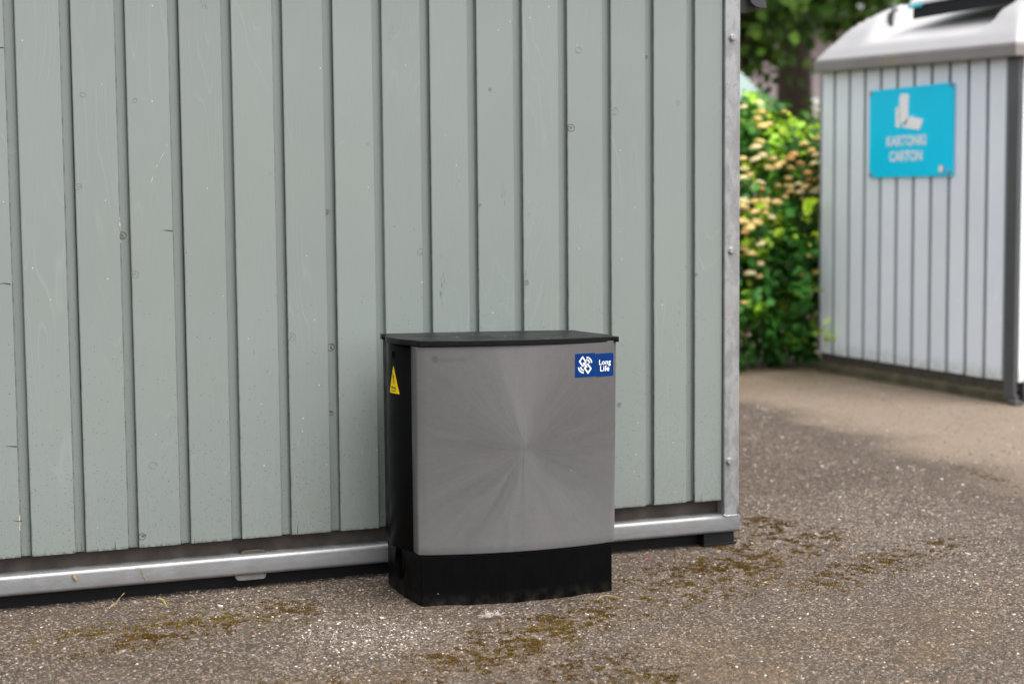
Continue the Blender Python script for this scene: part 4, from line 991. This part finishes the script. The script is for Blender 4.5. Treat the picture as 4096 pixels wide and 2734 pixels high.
# trees and understorey behind
def tree(name, label, cat, x, y, h, cr, cz, rad, n, leafsize, cols, seed, group='trees and bushes behind the containers', trunk=True, flat=1.0):
    root = empty(name, (x, y, 0)); tag(root, label, cat, group)
    r = np.random.default_rng(seed); K = 46
    cl_ = unit(r.normal(0, 1, (K, 3)))*r.uniform(.35, 1.0, (K, 1))**.6*np.array(cr); cl_[:, 2] *= flat; cl_ += np.array((0, 0, cz)); 
    P, N, S, Cc_ = [], [], [], []
    per = n//K
    for c in cl_:
        if c[2] < .12: continue
        hue = r.random(); base = np.array(cols[0])*(1-hue)+np.array(cols[1])*hue
        q = c+r.normal(0, 1, (per, 3))*rad*np.array((1, 1, .7)); q[:, 2] = np.maximum(q[:, 2], .04)
        P.append(q); N.append(unit((q-c)+r.normal(0, .25, (per, 3))+np.array((0, 0, .25)))); S.append(r.uniform(.7, 1.3, per)*leafsize); Cc_.append(base[None]*r.uniform(.6, 1.5, (per, 1)))
    V, F, C = leaves(np.concatenate(P), np.concatenate(N), np.concatenate(S), np.concatenate(Cc_), r, elong=1.4)
    raw('crown' if trunk else 'foliage', V, F, M['tleaf'], root, col=C)
    b = bmesh.new(); rk = random.Random(seed)
    if trunk:
        tw_ = .035*h; pts = [(0, 0, 0), (rk.uniform(-.1, .1), rk.uniform(-.1, .1), cz*.5), (rk.uniform(-.2, .2), 0, cz), (rk.uniform(-.3, .3), 0, cz+cr[2]*.6)]
        tube(b, pts, tw_, 9, .3)
        for c in cl_[:14]: tube(b, [(0, 0, cz*.55+rk.uniform(0, cr[2]*.4)), (c[0]*.5, c[1]*.5, (c[2]+cz)*.48), tuple(c)], tw_*.35, 6, .25)
    else:
        for c in cl_[:20]: tube(b, [(c[0]*.3, c[1]*.3, 0), (c[0]*.6, c[1]*.6, c[2]*.5), tuple(c)], .02, 5, .4)
    fixn(b); mobj('trunk' if trunk else 'stems', b, M['bark'], root, smooth=True)
    return root
G1, G2, G3 = (.028, .070, .013), (.16, .30, .04), (.07, .15, .022)
tree('leafy_tree', 'mid green leafy tree whose crown fills the gap above the flowering shrub', 'tree', 7.2, 9.8, 5.4, (2.5, 1.7, 1.75), 3.95, .36, 9000, .10, (G1, G2), 1)
tree('leafy_tree', 'dark leafy tree rising behind the left shoulder of the domed white lid', 'tree', 11.0, 11.0, 6.4, (2.2, 1.8, 2.2), 4.4, .40, 9000, .11, (G1, G3), 2)
tree('leafy_tree', 'dark tree standing farther left, hidden behind the green container', 'tree', 4.4, 11.5, 6, (2.4, 1.8, 2.2), 3.9, .40, 6000, .13, (G1, G3), 3)
tree('leafy_tree', 'tall dark tree farthest back in the gap between the two containers', 'tree', 11.8, 16.5, 8.5, (3.4, 2.0, 2.5), 5.9, .5, 8000, .14, (G1, G2), 4)
tree('leafy_tree', 'dark tree standing far right beyond the white domed container', 'tree', 14.2, 12.0, 7, (2.8, 2.2, 2.6), 4.0, .5, 6000, .15, (G1, G3), 6)
tree('dense_bush', 'low dark green bush behind the flowering shrub, right of the mint lid', 'bush', 7.0, 8.2, 1.6, (1.3, .7, .75), .85, .20, 6500, .06, (G1, G3), 7, trunk=False)
tree('dense_bush', 'dark bush close behind the left end of the far container', 'bush', 6.4, 6.3, 1.5, (.8, .6, .70), .75, .17, 5000, .055, (G1, G3), 8, trunk=False)
tree('dense_bush', 'dark bush standing left of the mint lidded container', 'bush', 2.9, 5.6, 1.5, (.7, .6, .75), .8, .17, 3500, .055, (G1, G3), 9, trunk=False)
tree('dense_bush', 'broad dark bush below the tallest tree at the back', 'bush', 9.6, 11.5, 2, (1.7, .8, .85), .9, .26, 5500, .08, (G1, G2), 10, trunk=False)
# low building far behind the trees
bl_ = empty('low_building', (16, 24, 0)); tag(bl_, 'low pinkish rendered building glimpsed far behind the trees', 'building')
b = bmesh.new(); bx(b, 6, 30, 24, 32, 0, 4.2); mobj('wall', b, M['render'], bl_)
b = bmesh.new(); prism(b, [(5.6, 4.2), (30.4, 4.2), (30.4, 4.35), (5.6, 4.35)], 23.4, 32.6, lambda a, c, d: (a, d, c)); fixn(b); mobj('roof', b, M['roofing'], bl_)
for k in range(8):
    x = 8+k*2.7; b = bmesh.new(); bx(b, x, x+1.3, 23.93, 23.99, 1.2, 2.7); w = mobj('window', b, M['whitelid'], bl_)
    b = bmesh.new(); bx(b, x+.08, x+1.22, 23.91, 23.925, 1.28, 2.62); mobj('pane', b, M['glass'], w)

# ------------------------------------------------------------------ litter
def litter(name, label, cat, bm, mat, **kw):
    o = mobj(name, bm, mat, **kw)
    c = sum((v.co for v in o.data.vertices), Vector())/len(o.data.vertices); c.z = min(v.co.z for v in o.data.vertices)
    o.data.transform(Matrix.Translation(-c)); o.location = c
    return tag(o, label, cat)
def catkin(p0, p1, r0, lift, seed, bend=.003):
    b = bmesh.new(); rk = random.Random(seed); n = 16; rows = []
    p0, p1 = Vector(p0), Vector(p1); d = (p1-p0).normalized(); a = d.orthogonal().normalized(); c = d.cross(a)
    for i in range(n):
        t = i/(n-1); p = p0.lerp(p1, t)+Vector((0, 0, lift*sin(pi*t)))+a*bend*sin(t*5); rr = r0*(.35+.65*sin(pi*min(t+.12, 1))**.5)*(1+.25*(-1)**i)
        rows.append([p+a*rr*cos(k*pi/4)+c*rr*sin(k*pi/4) for k in range(8)])
    sweep(b, rows, close=True, caps=True); fixn(b); return b
litter('fallen_catkin', 'crumpled yellow green catkin lying on the asphalt in front of the rail', 'catkin', catkin((.262, -.104, .020), (.286, -.122, .004), .0036, .0, 1, .004), M['greenc'])
litter('fallen_catkin', 'short tan catkin stuck on the face of the galvanised rail', 'catkin', catkin((.0905, -.0150, .0735), (.0955, -.0145, .0545), .0030, 0, 2, .001), M['dry'])
b = bmesh.new(); tube(b, [(.2290, -.0140, .074), (.2375, -.0150, .0765), (.2425, -.0150, .072), (.2440, -.0140, .063), (.2475, -.0140, .054), (.2530, -.0140, .046)], .0007, 5); fixn(b)
litter('dry_stalk', 'thin curved straw coloured stalk clinging to the rail', 'stalk', b, M['dry'])
b = bmesh.new(); tube(b, [(.170, -.060, .003), (.178, -.052, .006), (.186, -.038, .012), (.196, -.030, .019), (.201, -.026, .022)], .0007, 5)
bb = catkin((.163, -.070, .003), (.171, -.059, .003), .0022, .001, 4); 
tmpm = bpy.data.meshes.new('tmp'); bb.to_mesh(tmpm); bb.free(); b.from_mesh(tmpm); bpy.data.meshes.remove(tmpm); fixn(b)
litter('dry_stalk', 'dry stalk with a seed at its end resting on the asphalt under the rail', 'stalk', b, M['dry'])
b = bmesh.new(); rk = random.Random(12)
for k in range(85):
    cx_, cy_ = (.912, -.500) if k % 3 else (.936, -.494); a = rk.uniform(0, 2*pi); L = rk.uniform(.006, .017); el_ = rk.uniform(.2, 1.3)
    p = Vector((cx_+rk.gauss(0, .004), cy_+rk.gauss(0, .004), .003+rk.uniform(0, .004))); q = p+Vector((cos(a)*cos(el_), sin(a)*cos(el_), sin(el_)))*L
    tube(b, [p, p.lerp(q, .5)+Vector((0, 0, .001)), q], .00022, 3)
fixn(b); litter('seed_fluff', 'small tuft of white seed fluff in front of the trap box', 'seed fluff', b, M['fluff'])
b = bmesh.new(); tube(b, [(1.195, -.448, .004), (1.21, -.436, .010), (1.235, -.440, .009), (1.25, -.450, .004)], .0008, 5); tube(b, [(1.20, -.438, .004), (1.222, -.432, .009), (1.243, -.445, .004)], .0006, 5); fixn(b)
litter('dry_stalk', 'curled dry grass stalk on the moss right of the trap box', 'stalk', b, M['dry'])
rk = random.Random(77)
CH = [((.395, -.150), .0075, 'flat white stone chip near the catkin on the asphalt'), ((.70, -.40), .006, 'white chip at the rear edge of the pale worn patch'),
      ((.55, -.62), .005, 'white chip near the bottom edge of the pale worn patch'), ((2.27, -.36), .008, 'bright white chip alone on the asphalt at the right')]
for (x, y), s_, lb in CH:
    b = bmesh.new(); pts = []
    n = 8; rr = [s_*rk.uniform(.6, 1.15) for _ in range(n)]
    ta = rk.uniform(-.3, .3); rows = [[(x+rr[i]*k_*cos(2*pi*i/n), y+rr[i]*1.1*k_*sin(2*pi*i/n), z_+(rr[i]*k_*cos(2*pi*i/n)*ta if z_ else 0)) for i in range(n)] for k_, z_ in ((1, .0), (1.02, .0018), (.8, .0030+rk.uniform(-.0005, .0005)))]
    sweep(b, rows, close=True, caps=True); fixn(b); litter('stone_chip', lb, 'stone chip', b, M['chip'])
b = bmesh.new(); tube(b, [(1.486, -.100, .003), (1.495, -.097, .006), (1.502, -.098, .003)], .0014, 6, .5); fixn(b); litter('petal', 'tiny pink petal on the asphalt below the right end of the rail', 'petal', b, M['pink'])

# move modelled-in-world children into their parents' space
for root in (shed, kio, k3, bl_, shrub):
    inv = root.matrix_basis.inverted()
    for ch in [o for o in COL.objects if o.parent == root and not o.name.startswith('flower_head')]:
        ch.matrix_parent_inverse = inv

# ------------------------------------------------------------------ light, sky, camera
W = bpy.data.worlds.new('World'); sc.world = W; W.use_nodes = True; nt = W.node_tree; nt.nodes.clear()
out = nt.nodes.new('ShaderNodeOutputWorld'); bg = nt.nodes.new('ShaderNodeBackground'); sky = nt.nodes.new('ShaderNodeTexSky'); hsv = nt.nodes.new('ShaderNodeHueSaturation')
EL, AZ = math.radians(64), math.radians(152)   # sun direction: azimuth measured clockwise from +y
sky.sky_type = 'NISHITA'; sky.sun_disc = False; sky.sun_elevation = EL; sky.sun_rotation = AZ; sky.dust_density = 4; sky.air_density = 1.0
hsv.inputs['Saturation'].default_value = .22
nt.links.new(sky.outputs[0], hsv.inputs['Color']); nt.links.new(hsv.outputs[0], bg.inputs[0]); nt.links.new(bg.outputs[0], out.inputs[0]); bg.inputs[1].default_value = .15
sl_ = bpy.data.lights.new('sun', 'SUN'); sl_.energy = .9; sl_.angle = math.radians(50); sl_.color = (1, .965, .91)
so = bpy.data.objects.new('sun', sl_); COL.objects.link(so)
sd = Vector((math.sin(AZ)*math.cos(EL), math.cos(AZ)*math.cos(EL), math.sin(EL)))
so.rotation_euler = sd.to_track_quat('Z', 'Y').to_euler(); so.location = (3, -4, 6)
cam = bpy.data.cameras.new('camera'); co = bpy.data.objects.new('camera', cam); COL.objects.link(co); sc.camera = co
rv, uv_, wv = Vector((.93116746, -.36449896, -.00822589)), Vector((.03863976, .07622599, .99634159)), Vector((.36253844, .92807872, -.08506332))
mt = Matrix((rv, uv_, -wv)).transposed().to_4x4(); mt.translation = Vector((-.35635535, -3.90189886, .91566022)); co.matrix_world = mt
cam.sensor_width = 36; cam.lens = 59.565; cam.clip_end = 500; cam.clip_start = .05
cam.dof.use_dof = True; cam.dof.focus_distance = 3.78; cam.dof.aperture_fstop = 3.1
sc.view_settings.view_transform = 'Standard'; sc.view_settings.look = 'None'; sc.view_settings.gamma = 1; sc.view_settings.exposure = 1.25
sc.render.engine = 'CYCLES'; sc.cycles.max_bounces = 6; sc.cycles.use_denoising = True
